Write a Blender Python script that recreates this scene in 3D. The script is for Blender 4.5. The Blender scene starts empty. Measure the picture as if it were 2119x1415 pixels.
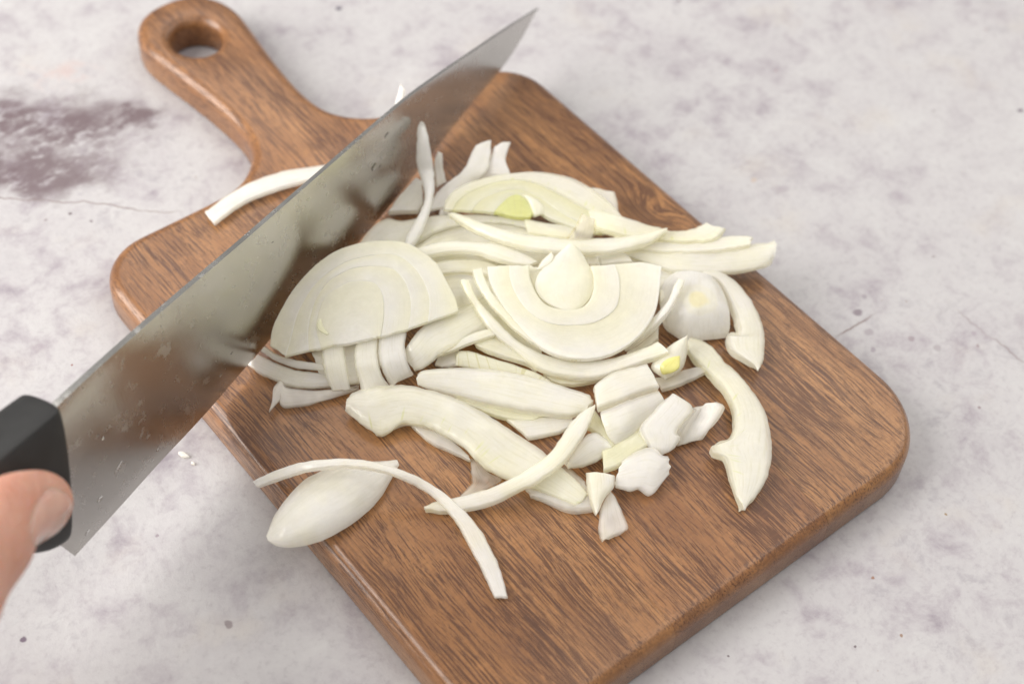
import bpy, bmesh, math, random
from mathutils import Vector, Matrix, noise
from mathutils.bvhtree import BVHTree

sc = bpy.context.scene
col = sc.collection
random.seed(7)
MM = 0.001
BOARD_T = 12.5            # board thickness, mm

# ------------------------------------------------------------------ camera
CAM={"C":[-0.200103,-0.221603,0.37128],"r":[0.779469,-0.624182,0.053153],"u":[0.454386,0.621755,0.63793],"f":[0.431232,0.473095,-0.768258],"lens":55.79}
cd = bpy.data.cameras.new('camera')
cam = bpy.data.objects.new('camera', cd)
col.objects.link(cam)
_r, _u, _f = Vector(CAM['r']), Vector(CAM['u']), Vector(CAM['f'])
M3 = Matrix((_r, _u, -_f)).transposed()
cam.matrix_world = Matrix.Translation(CAM['C']) @ M3.to_4x4()
cd.lens = CAM['lens']; cd.sensor_width = 36; cd.sensor_fit = 'HORIZONTAL'
cd.clip_start = 0.01; cd.clip_end = 20
cd.dof.use_dof = True
cd.dof.focus_distance = 0.436
cd.dof.aperture_fstop = 9.0
cd.dof.aperture_blades = 9
sc.camera = cam
sc.render.engine = 'CYCLES'
sc.cycles.max_bounces = 12; sc.cycles.diffuse_bounces = 8; sc.cycles.glossy_bounces = 4; sc.cycles.transmission_bounces = 8

# ------------------------------------------------------------------ light
w = bpy.data.worlds.new('World'); sc.world = w; w.use_nodes = True
bg = w.node_tree.nodes['Background']
bg.inputs[0].default_value = (1.0, 0.975, 0.95, 1); bg.inputs[1].default_value = 0.36

def area(name, loc, target, sx, sy, power, color):
    ld = bpy.data.lights.new(name, 'AREA'); ld.shape = 'RECTANGLE'
    ld.size = sx; ld.size_y = sy; ld.energy = power; ld.color = color
    o = bpy.data.objects.new(name, ld); col.objects.link(o)
    o.location = loc
    o.rotation_euler = (Vector(target) - Vector(loc)).to_track_quat('-Z', 'Y').to_euler()
    return o
# the window on the left of the picture, low and wide
area('window_light', (-0.98, 0.56, 0.68), (0, 0, 0.1), 0.90, 1.20, 33.0, (1.0, 0.965, 0.92))
# added lamp beyond the far side, placed for glints on the onion
area('back_glint_lamp', (0.30, 0.98, 1.15), (0, 0, 0), 0.9, 0.6, 4.0, (1.0, 0.975, 0.94))
# added overhead fill lamp that brightens the pieces beside the blade
area('overhead_fill', (0.10, -0.35, 1.5), (0, 0, 0), 1.6, 1.2, 10.0, (1.0, 0.955, 0.90))
# added fill lamp from the right for pieces the blade shades
area('right_fill', (1.10, -0.02, 0.86), (0, 0, 0), 1.3, 1.1, 8.0, (1.0, 0.97, 0.93))

sc.view_settings.view_transform = 'Standard'
sc.view_settings.look = 'None'
sc.view_settings.gamma = 1
sc.view_settings.use_curve_mapping = False
sc.view_settings.exposure = -0.07

# ------------------------------------------------------------------ node helpers
class NT:
    def __init__(s, name):
        s.m = bpy.data.materials.new(name); s.m.use_nodes = True
        s.t = s.m.node_tree; s.N = s.t.nodes; s.L = s.t.links
        s.b = s.N['Principled BSDF']; s.out = s.N['Material Output']
    def n(s, typ, **kw):
        x = s.N.new(typ)
        for k, v in kw.items(): setattr(x, k, v)
        return x
    def put(s, sock, v):
        if hasattr(v, 'is_linked'): s.L.new(v, sock)
        else: sock.default_value = v
    def coord(s, kind='Object'): return s.n('ShaderNodeTexCoord').outputs[kind]
    def mapping(s, vec, loc=(0, 0, 0), rot=(0, 0, 0), scale=(1, 1, 1)):
        x = s.n('ShaderNodeMapping'); s.L.new(vec, x.inputs[0])
        x.inputs['Location'].default_value = loc; x.inputs['Rotation'].default_value = rot
        s.put(x.inputs['Scale'], scale); return x.outputs[0]
    def noise(s, vec, scale, detail=3, rough=.55, dist=0, out=0):
        x = s.n('ShaderNodeTexNoise'); s.L.new(vec, x.inputs['Vector'])
        x.inputs['Scale'].default_value = scale; x.inputs['Detail'].default_value = detail
        x.inputs['Roughness'].default_value = rough; x.inputs['Distortion'].default_value = dist
        return x.outputs[out]
    def voro(s, vec, scale, feature='F1', rnd=1, out='Distance'):
        x = s.n('ShaderNodeTexVoronoi', feature=feature); s.L.new(vec, x.inputs['Vector'])
        x.inputs['Scale'].default_value = scale; x.inputs['Randomness'].default_value = rnd
        return x.outputs[out]
    def math(s, op, a, b=0.0, c=None, clamp=False):
        x = s.n('ShaderNodeMath', operation=op, use_clamp=clamp)
        s.put(x.inputs[0], a); s.put(x.inputs[1], b)
        if c is not None: s.put(x.inputs[2], c)
        return x.outputs[0]
    def vmath(s, op, a, b=(0, 0, 0)):
        x = s.n('ShaderNodeVectorMath', operation=op)
        s.put(x.inputs[0], a); s.put(x.inputs[1], b); return x.outputs[0]
    def rng(s, v, a, b, c=0.0, d=1.0, smooth=True):
        x = s.n('ShaderNodeMapRange'); x.interpolation_type = 'SMOOTHSTEP' if smooth else 'LINEAR'
        s.put(x.inputs[0], v)
        for i, q in enumerate((a, b, c, d)): x.inputs[1 + i].default_value = q
        return x.outputs[0]
    def mix(s, f, a, b, mode='MIX'):
        x = s.n('ShaderNodeMix', data_type='RGBA', blend_type=mode)
        s.put(x.inputs[0], f); s.put(x.inputs[6], a); s.put(x.inputs[7], b); return x.outputs[2]
    def ramp(s, v, stops):
        x = s.n('ShaderNodeValToRGB'); s.L.new(v, x.inputs[0]); e = x.color_ramp.elements
        while len(e) < len(stops): e.new(0.5)
        for q, (p, c) in zip(e, stops): q.position = p; q.color = c
        return x.outputs[0]
    def sep(s, v):
        x = s.n('ShaderNodeSeparateXYZ'); s.L.new(v, x.inputs[0]); return x.outputs
    def comb(s, x_, y_, z_):
        x = s.n('ShaderNodeCombineXYZ')
        s.put(x.inputs[0], x_); s.put(x.inputs[1], y_); s.put(x.inputs[2], z_); return x.outputs[0]
    def bump(s, h, strength, dist=.001, normal=None):
        x = s.n('ShaderNodeBump'); s.L.new(h, x.inputs['Height'])
        x.inputs['Strength'].default_value = strength; x.inputs['Distance'].default_value = dist
        if normal: s.L.new(normal, x.inputs['Normal'])
        return x.outputs[0]
def C4(r, g, b): return (r, g, b, 1)

# ------------------------------------------------------------------ object helpers
def finish(name, me, mat, parent=None):
    o = bpy.data.objects.new(name, me); col.objects.link(o)
    if mat: me.materials.append(mat)
    if parent: o.parent = parent
    return o
def tag(o, label, cat, group=None):
    o['label'] = label; o['category'] = cat
    if group: o['group'] = group
    return o
def empty(name, loc=(0, 0, 0)):
    o = bpy.data.objects.new(name, None); col.objects.link(o); o.location = loc
    o.empty_display_size = .01
    return o
def from_bm(bm, name, smooth=True, angle=None):
    me = bpy.data.meshes.new(name); bm.to_mesh(me); bm.free()
    if smooth:
        me.shade_smooth()
        if angle: me.set_sharp_from_angle(angle=math.radians(angle))
    return me
def catmull(P, n, closed=False):
    P = [Vector(p) for p in P]; N = len(P); out = []
    for k in range(n):
        if closed:
            t = k / n * N; i = int(t); f = t - i
            a, b, c, d = P[(i - 1) % N], P[i % N], P[(i + 1) % N], P[(i + 2) % N]
        else:
            t = k / (n - 1) * (N - 1); i = min(int(t), N - 2); f = t - i
            b, c = P[i], P[i + 1]
            a = P[i - 1] if i else b * 2 - c
            d = P[i + 2] if i + 2 < N else c * 2 - b
        out.append(0.5 * ((2 * b) + (c - a) * f + (2 * a - 5 * b + 4 * c - d) * f * f + (3 * b - a - 3 * c + d) * f ** 3))
    return out
def resample(P, n):
    P = [Vector(p) for p in P]
    D = [0]
    for a, b in zip(P, P[1:]): D.append(D[-1] + (b - a).length)
    out = []; i = 0
    for k in range(n):
        t = D[-1] * k / (n - 1)
        while i < len(P) - 2 and D[i + 1] < t: i += 1
        f = (t - D[i]) / max(1e-9, D[i + 1] - D[i])
        out.append(P[i].lerp(P[i + 1], min(1, f)))
    return out

# ------------------------------------------------------------------ table
m = NT('table_plaster')
co = m.coord()
sx = m.sep(co)
n1 = m.noise(co, 30, 4, .62, .5)
n2 = m.noise(m.mapping(co, (3, 1, 0)), 85, 5, .68, .3)
n3 = m.noise(m.mapping(co, (7, 4, 0)), 420, 4, .68)
n4 = m.noise(m.mapping(co, (1, 9, 0)), 9, 3, .5)
tone = m.math('ADD', m.math('MULTIPLY', n1, .40), m.math('MULTIPLY', n2, .60))
calm = m.rng(m.noise(m.mapping(co, (6, 2, 0)), 7, 2, .5), .42, .62, 0, .22)
tone = m.math('ADD', tone, m.math('MULTIPLY', m.math('SUBTRACT', .565, tone), calm))
base = m.ramp(tone,
              [(.34, C4(.275, .245, .275)), (.43, C4(.378, .353, .375)), (.50, C4(.445, .430, .441)), (.64, C4(.505, .498, .500))])
# lilac mottling
mot = m.math('MULTIPLY', m.math('MULTIPLY', m.rng(n2, .52, .70), m.rng(n4, .40, .62)), m.math('SUBTRACT', 1.0, calm))
base = m.mix(m.math('MULTIPLY', mot, .5), base, C4(.22, .19, .23))
# warm cream washes and a few rusty freckles
base = m.mix(m.math('MULTIPLY', m.rng(m.noise(m.mapping(co, (5, 5, 5)), 30, 4, .6), .55, .75), .35), base, C4(.48, .435, .385))
base = m.mix(m.math('MULTIPLY', m.rng(n3, .50, .72), .34), base, C4(.29, .26, .285))
base = m.mix(m.math('MULTIPLY', m.rng(n3, .48, .30), .22), base, C4(.52, .515, .512))
# stained patch towards the far left: plaster worn down to a purple undercoat
pw = m.vmath('ADD', co, m.vmath('MULTIPLY', m.vmath('SUBTRACT', m.noise(co, 55, 4, .62, out=1), (.5, .5, .5)), (.034, .034, 0)))
def patch(cx, cy, rx, ry, ang):
    q = m.mapping(m.vmath('SUBTRACT', pw, (cx, cy, 0)), rot=(0, 0, ang), scale=(1, 1, 1))
    q = m.vmath('MULTIPLY', q, (1 / rx, 1 / ry, 0))
    x = m.n('ShaderNodeVectorMath', operation='LENGTH'); m.L.new(q, x.inputs[0])
    return m.rng(x.outputs['Value'], 1.0, .25)
st = m.math('MAXIMUM', patch(-.060, .174, .052, .020, .645), patch(-.034, .157, .018, .008, .645))
st = m.math('MAXIMUM', st, m.math('MULTIPLY', patch(-.074, .158, .042, .017, .645), .95))
st = m.math('MULTIPLY', st, m.rng(m.math('ADD', m.math('MULTIPLY', n1, .5), m.math('MULTIPLY', m.noise(m.mapping(co, (2, 2, 0), rot=(0, 0, .645), scale=(1, 2.0, 1)), 130, 5, .72), .5)), .36, .51))
base = m.mix(m.math('MULTIPLY', st, .9), base, C4(.115, .075, .085))
base = m.mix(m.math('MULTIPLY', patch(-.043, .193, .022, .010, .645), m.math('MULTIPLY', m.rng(n2, .45, .6), .5)), base, C4(.48, .35, .33))
# pits and specks
vd = m.voro(m.vmath('ADD', co, m.vmath('MULTIPLY', m.noise(co, 200, 2, .5, out=1), (.003, .003, 0))), 62)
sizes = m.rng(m.noise(m.mapping(co, (11, 3, 0)), 45, 2, .5), .55, .80, 0, .085)
speck = m.math('LESS_THAN', vd, sizes)
base = m.mix(m.math('MULTIPLY', speck, .62), base, C4(.16, .12, .13))
vd2 = m.voro(m.mapping(co, (4, 7, 0)), 150)
speck2 = m.math('LESS_THAN', vd2, m.rng(m.noise(m.mapping(co, (8, 1, 0)), 30, 2, .5), .52, .8, 0, .10))
base = m.mix(m.math('MULTIPLY', speck2, .5), base, C4(.27, .19, .15))
sw = m.vmath('ADD', co, m.vmath('MULTIPLY', m.noise(co, 260, 2, .5, out=1), (.0022, .0022, 0)))
def spot(cx, cy, r, strength, colr):
    global base
    q = m.vmath('SUBTRACT', sw, (cx + .0011, cy + .0011, 0))
    q = m.vmath('MULTIPLY', q, (1, 1, 0))
    x = m.n('ShaderNodeVectorMath', operation='LENGTH'); m.L.new(q, x.inputs[0])
    base = m.mix(m.rng(x.outputs['Value'], r * 1.15, r * .6, 0, strength), base, C4(*colr))
for q in [(0.0561, 0.1679, 0.00136, 0.85, (0.06, 0.05, 0.08)), (-0.1565, 0.0039, 0.00106, 0.85, (0.1, 0.06, 0.1)), (-0.1121, -0.0239, 0.00121, 0.6, (0.14, 0.1, 0.11)), (0.1038, -0.0477, 0.00167, 0.75, (0.16, 0.12, 0.15)), (0.1006, -0.0553, 0.00167, 0.45, (0.22, 0.18, 0.21)), (0.1133, -0.0727, 0.00152, 0.4, (0.22, 0.18, 0.2)), (0.1245, -0.0797, 0.00076, 0.6, (0.2, 0.14, 0.15)), (0.2213, -0.0161, 0.00106, 0.8, (0.08, 0.05, 0.08)), (0.1624, 0.0995, 0.00091, 0.7, (0.12, 0.08, 0.1)), (0.1185, 0.0143, 0.00106, 0.35, (0.45, 0.28, 0.14)), (0.0682, -0.1159, 0.00053, 0.8, (0.25, 0.16, 0.06)), (0.029, -0.1343, 0.00045, 0.8, (0.22, 0.12, 0.06)), (0.0358, -0.1173, 0.00045, 0.8, (0.25, 0.12, 0.06)), (0.0166, -0.1289, 0.00045, 0.8, (0.1, 0.07, 0.08)), (-0.0126, -0.1107, 0.00045, 0.8, (0.1, 0.07, 0.08)), (-0.0728, 0.1325, 0.00061, 0.8, (0.08, 0.05, 0.06)), (-0.0688, 0.1255, 0.00068, 0.7, (0.1, 0.07, 0.08)), (-0.0802, 0.1342, 0.00061, 0.5, (0.15, 0.1, 0.1)), (-0.1025, 0.0768, 0.00045, 0.9, (0.2, 0.05, 0.03)), (-0.1127, 0.0111, 0.00061, 0.6, (0.2, 0.15, 0.18)), (-0.1071, 0.0885, 0.00212, 0.3, (0.25, 0.2, 0.24)), (0.0963, -0.061, 0.00091, 0.5, (0.2, 0.16, 0.2)), (0.1095, -0.0651, 0.00106, 0.5, (0.2, 0.14, 0.16)), (0.1103, -0.0447, 0.00121, 0.45, (0.2, 0.17, 0.2)), (0.1271, -0.0756, 0.00106, 0.4, (0.25, 0.2, 0.24)), (0.1431, -0.0028, 0.00212, 0.28, (0.3, 0.26, 0.3)), (0.1538, -0.0218, 0.00333, 0.25, (0.28, 0.24, 0.28)), (0.1236, 0.0055, 0.00212, 0.25, (0.3, 0.26, 0.3)), (0.1954, 0.0022, 0.00061, 0.6, (0.2, 0.15, 0.16)), (0.246, 0.0206, 0.00076, 0.5, (0.3, 0.18, 0.18)), (0.1645, 0.0499, 0.00061, 0.5, (0.35, 0.2, 0.18)), (0.1059, -0.0959, 0.00061, 0.7, (0.2, 0.14, 0.15)), (0.1419, -0.0457, 0.00061, 0.5, (0.2, 0.15, 0.16))]:
    spot(*q)
# hairline cracks: wandering lines between given points
def crack(a, b, amp, width, strength):
    global base
    a, b = Vector(a), Vector(b); d = b - a; L = d.length; ang = math.atan2(d.y, d.x)
    q = m.mapping(m.vmath('SUBTRACT', co, (a.x, a.y, 0)), rot=(0, 0, -ang))
    s_ = m.sep(q)
    wv = m.math('MULTIPLY', m.math('SUBTRACT', m.noise(m.comb(s_[0], 0.0, 0.0), 45, 4, .62), .5), amp)
    dd = m.math('ABSOLUTE', m.math('SUBTRACT', s_[1], wv))
    k = m.math('MULTIPLY', m.rng(dd, width, width * .3), m.math('MULTIPLY', m.rng(s_[0], -.002, .004), m.rng(s_[0], L + .002, L - .006)))
    k = m.math('MULTIPLY', k, m.rng(n2, .35, .55, .35, 1))
    base = m.mix(m.math('MULTIPLY', k, strength), base, C4(.20, .15, .14))
for q in [((-0.0906, 0.155), (-0.044, 0.1121), 0.01, 0.00045, 0.75), ((0.0906, -0.0506), (0.1081, -0.0514), 0.004, 0.0005, 0.8), ((0.1305, -0.0657), (0.1307, -0.0949), 0.012, 0.0006, 0.45)]:
    crack(*q)
m.put(m.b.inputs['Base Color'], base)
m.put(m.b.inputs['Roughness'], m.rng(n2, .3, .7, .50, .62))
m.b.inputs['Specular IOR Level'].default_value = .42
hgt = m.math('SUBTRACT', m.math('ADD', m.math('MULTIPLY', n3, .5), n2), m.math('MULTIPLY', speck, .8))
m.put(m.b.inputs['Normal'], m.bump(hgt, .4, .0006))
bm = bmesh.new()
bmesh.ops.create_cube(bm, size=1)
bmesh.ops.scale(bm, vec=(1.7, 1.7, .03), verts=bm.verts)
bmesh.ops.translate(bm, vec=(.1, .15, -.015), verts=bm.verts)
bmesh.ops.bevel(bm, geom=bm.edges[:], offset=.004, segments=3, affect='EDGES')
t = finish('tabletop', from_bm(bm, 'tabletop', True, 40), m.m)
t['kind'] = 'structure'

# ------------------------------------------------------------------ cutting board
KNOT = (0.0701, 0.0151, 0.0125)   # a small knot near the far right edge of the board
m = NT('oiled_wood')
co0 = m.coord()
oi = m.n('ShaderNodeObjectInfo').outputs['Random']
co = m.vmath('ADD', co0, m.comb(m.math('MULTIPLY', oi, 3.1), m.math('MULTIPLY', oi, 5.7), m.math('MULTIPLY', oi, 1.3)))
s_ = m.sep(co)
wob = m.math('MULTIPLY', m.math('SUBTRACT', m.noise(m.mapping(co, scale=(22, 6, 22)), 1, 3, .5), .5), .016)
wob2 = m.math('MULTIPLY', m.math('SUBTRACT', m.noise(m.mapping(co, scale=(90, 30, 60)), 1, 2, .5), .5), .0022)
gx = m.math('ADD', m.math('ADD', s_[0], wob), wob2)
kd = m.n('ShaderNodeVectorMath', operation='LENGTH'); m.L.new(m.vmath('MULTIPLY', m.vmath('SUBTRACT', co0, KNOT), (1.3, .8, 0)), kd.inputs[0])
gx = m.math('ADD', gx, m.rng(kd.outputs['Value'], .013, 0, 0, .0055))
g = m.comb(gx, s_[1], m.math('ADD', s_[2], m.math('MULTIPLY', wob, .6)))
bands = m.noise(m.mapping(g, scale=(85, 5, 85)), 1, 5, .6)
blot = m.noise(m.mapping(g, scale=(34, 13, 34)), 1, 4, .6)
fib = m.noise(m.mapping(g, scale=(1500, 45, 1500)), 1, 3, .6)
colr = m.ramp(m.math('ADD', m.math('MULTIPLY', bands, .62), m.math('MULTIPLY', blot, .38)),
              [(.30, C4(.145, .058, .022)), (.43, C4(.230, .098, .037)), (.54, C4(.310, .142, .055)), (.70, C4(.40, .195, .080))])
colr = m.mix(m.math('MULTIPLY', m.rng(fib, .35, .7), .45), colr, C4(.185, .078, .034))
# open pores: short dark dashes running with the grain
p1 = m.noise(m.mapping(g, scale=(2500, 85, 2500)), 1, 3, .65)
dens = m.noise(m.mapping(g, (.3, .2, 0), scale=(58, 15, 58)), 1, 4, .62)
thr = m.math('SUBTRACT', p1, m.math('MULTIPLY', m.math('SUBTRACT', dens, .5), -.62))
pores = m.rng(thr, .525, .585)
p2 = m.noise(m.mapping(g, (.7, .1, .2), scale=(3000, 210, 3000)), 1, 2.5, .6)
pores2 = m.math('MULTIPLY', m.rng(p2, .56, .64), .7)
gn = m.n('ShaderNodeNewGeometry'); ny = m.math('ABSOLUTE', m.sep(gn.outputs['Normal'])[1])
pr = m.math('MULTIPLY', m.math('MAXIMUM', pores, pores2), m.rng(ny, .25, .85, 1, .3))
colr = m.mix(m.math('MULTIPLY', pr, .84), colr, C4(.070, .025, .012))
lines = m.noise(m.mapping(g, (.2, .9, .4), scale=(1700, 16, 1700)), 1, 2.5, .55)
lmask = m.math('MULTIPLY', m.rng(lines, .54, .63), m.rng(m.noise(m.mapping(g, (.5, .3, .1), scale=(60, 22, 60)), 1, 3, .6), .36, .56))
colr = m.mix(m.math('MULTIPLY', lmask, .9), colr, C4(.075, .028, .014))
# pale medullary flecks
fl = m.rng(m.noise(m.mapping(g, (.9, .4, .2), scale=(420, 160, 420)), 1, 2, .5), .62, .74)
colr = m.mix(m.math('MULTIPLY', fl, .3), colr, C4(.42, .19, .072))
# a few scorched-looking dark smudges and a reddish cast that drifts
sm = m.rng(m.noise(m.mapping(co, (2, 5, 1), scale=(40, 28, 40)), 1, 4, .65), .60, .74)
colr = m.mix(m.math('MULTIPLY', sm, .38), colr, C4(.085, .04, .03))
# fine cross figure
cf = m.noise(m.mapping(g, (.1, .6, .3), scale=(260, 1500, 260)), 1, 2, .55)
colr = m.mix(m.math('MULTIPLY', m.rng(cf, .46, .70), .28), colr, C4(.16, .062, .024))
hs = m.n('ShaderNodeHueSaturation'); m.L.new(colr, hs.inputs['Color'])
m.put(hs.inputs['Hue'], m.rng(oi, 0, 1, .494, .506, False)); m.put(hs.inputs['Value'], m.rng(oi, 0, 1, .94, 1.08, False))
m.put(m.b.inputs['Base Color'], hs.outputs[0])
m.put(m.b.inputs['Roughness'], m.math('ADD', m.rng(bands, .3, .7, .42, .32), m.math('MULTIPLY', pr, .2)))
m.b.inputs['Specular IOR Level'].default_value = .35
m.b.inputs['Coat Weight'].default_value = .5; m.b.inputs['Coat Roughness'].default_value = .2
m.put(m.b.inputs['Normal'], m.bump(m.math('SUBTRACT', m.math('MULTIPLY', fib, .35), pr), .55, .00025))
WOOD = m.m

def board_outline():
    P = []
    def arc(cx, cy, r, a0, a1, n):
        for k in range(n + 1):
            a = math.radians(a0 + (a1 - a0) * k / n); P.append(Vector((cx + r * math.cos(a), cy + r * math.sin(a), 0)))
    W2, Y0, Y1 = 82.5, -101.0, 101.0
    for k in range(12): P.append(Vector((-56 + 112 * k / 12, Y0, 0)))
    arc(W2 - 26.5, Y0 + 26.5, 26.5, -90, 0, 16)
    for k in range(1, 16): P.append(Vector((W2, Y0 + 26.5 + (202 - 26.5 - 18) * k / 16, 0)))
    arc(W2 - 18, Y1 - 18, 18, 0, 90, 12)
    half = [(64.5, 101), (54, 101), (44, 101.0), (34, 101.3), (27, 103.0), (20.8, 107.2), (16.2, 113), (14.0, 120), (13.5, 130), (14.8, 146), (17.2, 163), (18.5, 174), (17.3, 182.5), (13.2, 189.4), (7.2, 193.0), (0, 194)]
    full = [Vector((x, y, 0)) for x, y in half] + [Vector((-x, y, 0)) for x, y in half[-2::-1]]
    cr = catmull(full, 150)
    P.extend(cr[1:-1])
    arc(-W2 + 18, Y1 - 18, 18, 90, 180, 12)
    for k in range(1, 16): P.append(Vector((-W2, Y1 - 18 - (202 - 26.5 - 18) * k / 16, 0)))
    arc(-W2 + 26.5, Y0 + 26.5, 26.5, 180, 270, 16)
    out = [P[0]]
    for p in P[1:]:
        if (p - out[-1]).length > .3: out.append(p)
    if (out[0] - out[-1]).length < .3: out.pop()
    return out
def rings(loop, prof, outward=1):
    """offset copies of a closed loop (mm)"""
    n = len(loop); R = []
    nor = []
    for i in range(n):
        d = (loop[(i + 1) % n] - loop[i - 1]).normalized(); nor.append(Vector((d.y, -d.x, 0)) * outward)
    for inset, z in prof:
        R.append([loop[i] - nor[i] * inset + Vector((0, 0, z)) for i in range(n)])
    return R
def profile(rt, rb, T):
    pr = []
    for k in range(5):
        a = math.radians(90 * k / 4); pr.append((rb * (1 - math.sin(a)), rb * (1 - math.cos(a))))
    for k in range(9):
        a = math.radians(90 * k / 8); pr.append((rt * (1 - math.cos(a)), T - rt + rt * math.sin(a)))
    return pr
bm = bmesh.new()
loop = board_outline()
hole = [Vector((-1.4 + 8.6 * math.cos(a), 170.4 + 9.4 * math.sin(a), 0)) for a in [2 * math.pi * k / 56 for k in range(56)]]
def skin(R, flip):
    V = [[bm.verts.new(p * MM) for p in r] for r in R]; n = len(V[0])
    for a, b in zip(V, V[1:]):
        for i in range(n):
            q = (a[i], a[(i + 1) % n], b[(i + 1) % n], b[i])
            bm.faces.new(q[::-1] if flip else q)
    return V
VO = skin(rings(loop, profile(4.2, 1.6, BOARD_T)), False)
VH = skin(rings(hole, profile(3.4, 1.4, BOARD_T), -1), True)
bm.edges.ensure_lookup_table()
for idx in (0, -1):
    ed = []
    for ringv in (VO[idx], VH[idx]):
        for i in range(len(ringv)):
            ed.append(bm.edges.get((ringv[i], ringv[(i + 1) % len(ringv)])))
    bmesh.ops.triangle_fill(bm, use_beauty=True, use_dissolve=False, edges=ed, normal=(0, 0, 1 if idx else -1))
bmesh.ops.recalc_face_normals(bm, faces=bm.faces[:])
board = empty('cutting_board', (0, 0, 0))
tag(board, 'brown wooden cutting board with rounded handle and hanging hole under the onion', 'cutting board')
cuts = [-.2, -.0242, .0326, .3]
for k in range(3):
    b2 = bm.copy()
    for side, x in ((0, cuts[k]), (1, cuts[k + 1])):
        if abs(x) > .1: continue
        x += .00005 if side == 0 else -.00005
        r = bmesh.ops.bisect_plane(b2, geom=b2.verts[:] + b2.edges[:] + b2.faces[:], plane_co=(x, 0, 0), plane_no=(1, 0, 0), clear_inner=(side == 0), clear_outer=(side == 1))
        ce = [e_ for e_ in r['geom_cut'] if isinstance(e_, bmesh.types.BMEdge) and e_.is_boundary]
        bmesh.ops.holes_fill(b2, edges=ce, sides=0)
    finish('plank', from_bm(b2, 'plank', True, 50), WOOD, board)
bm.free()

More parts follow.
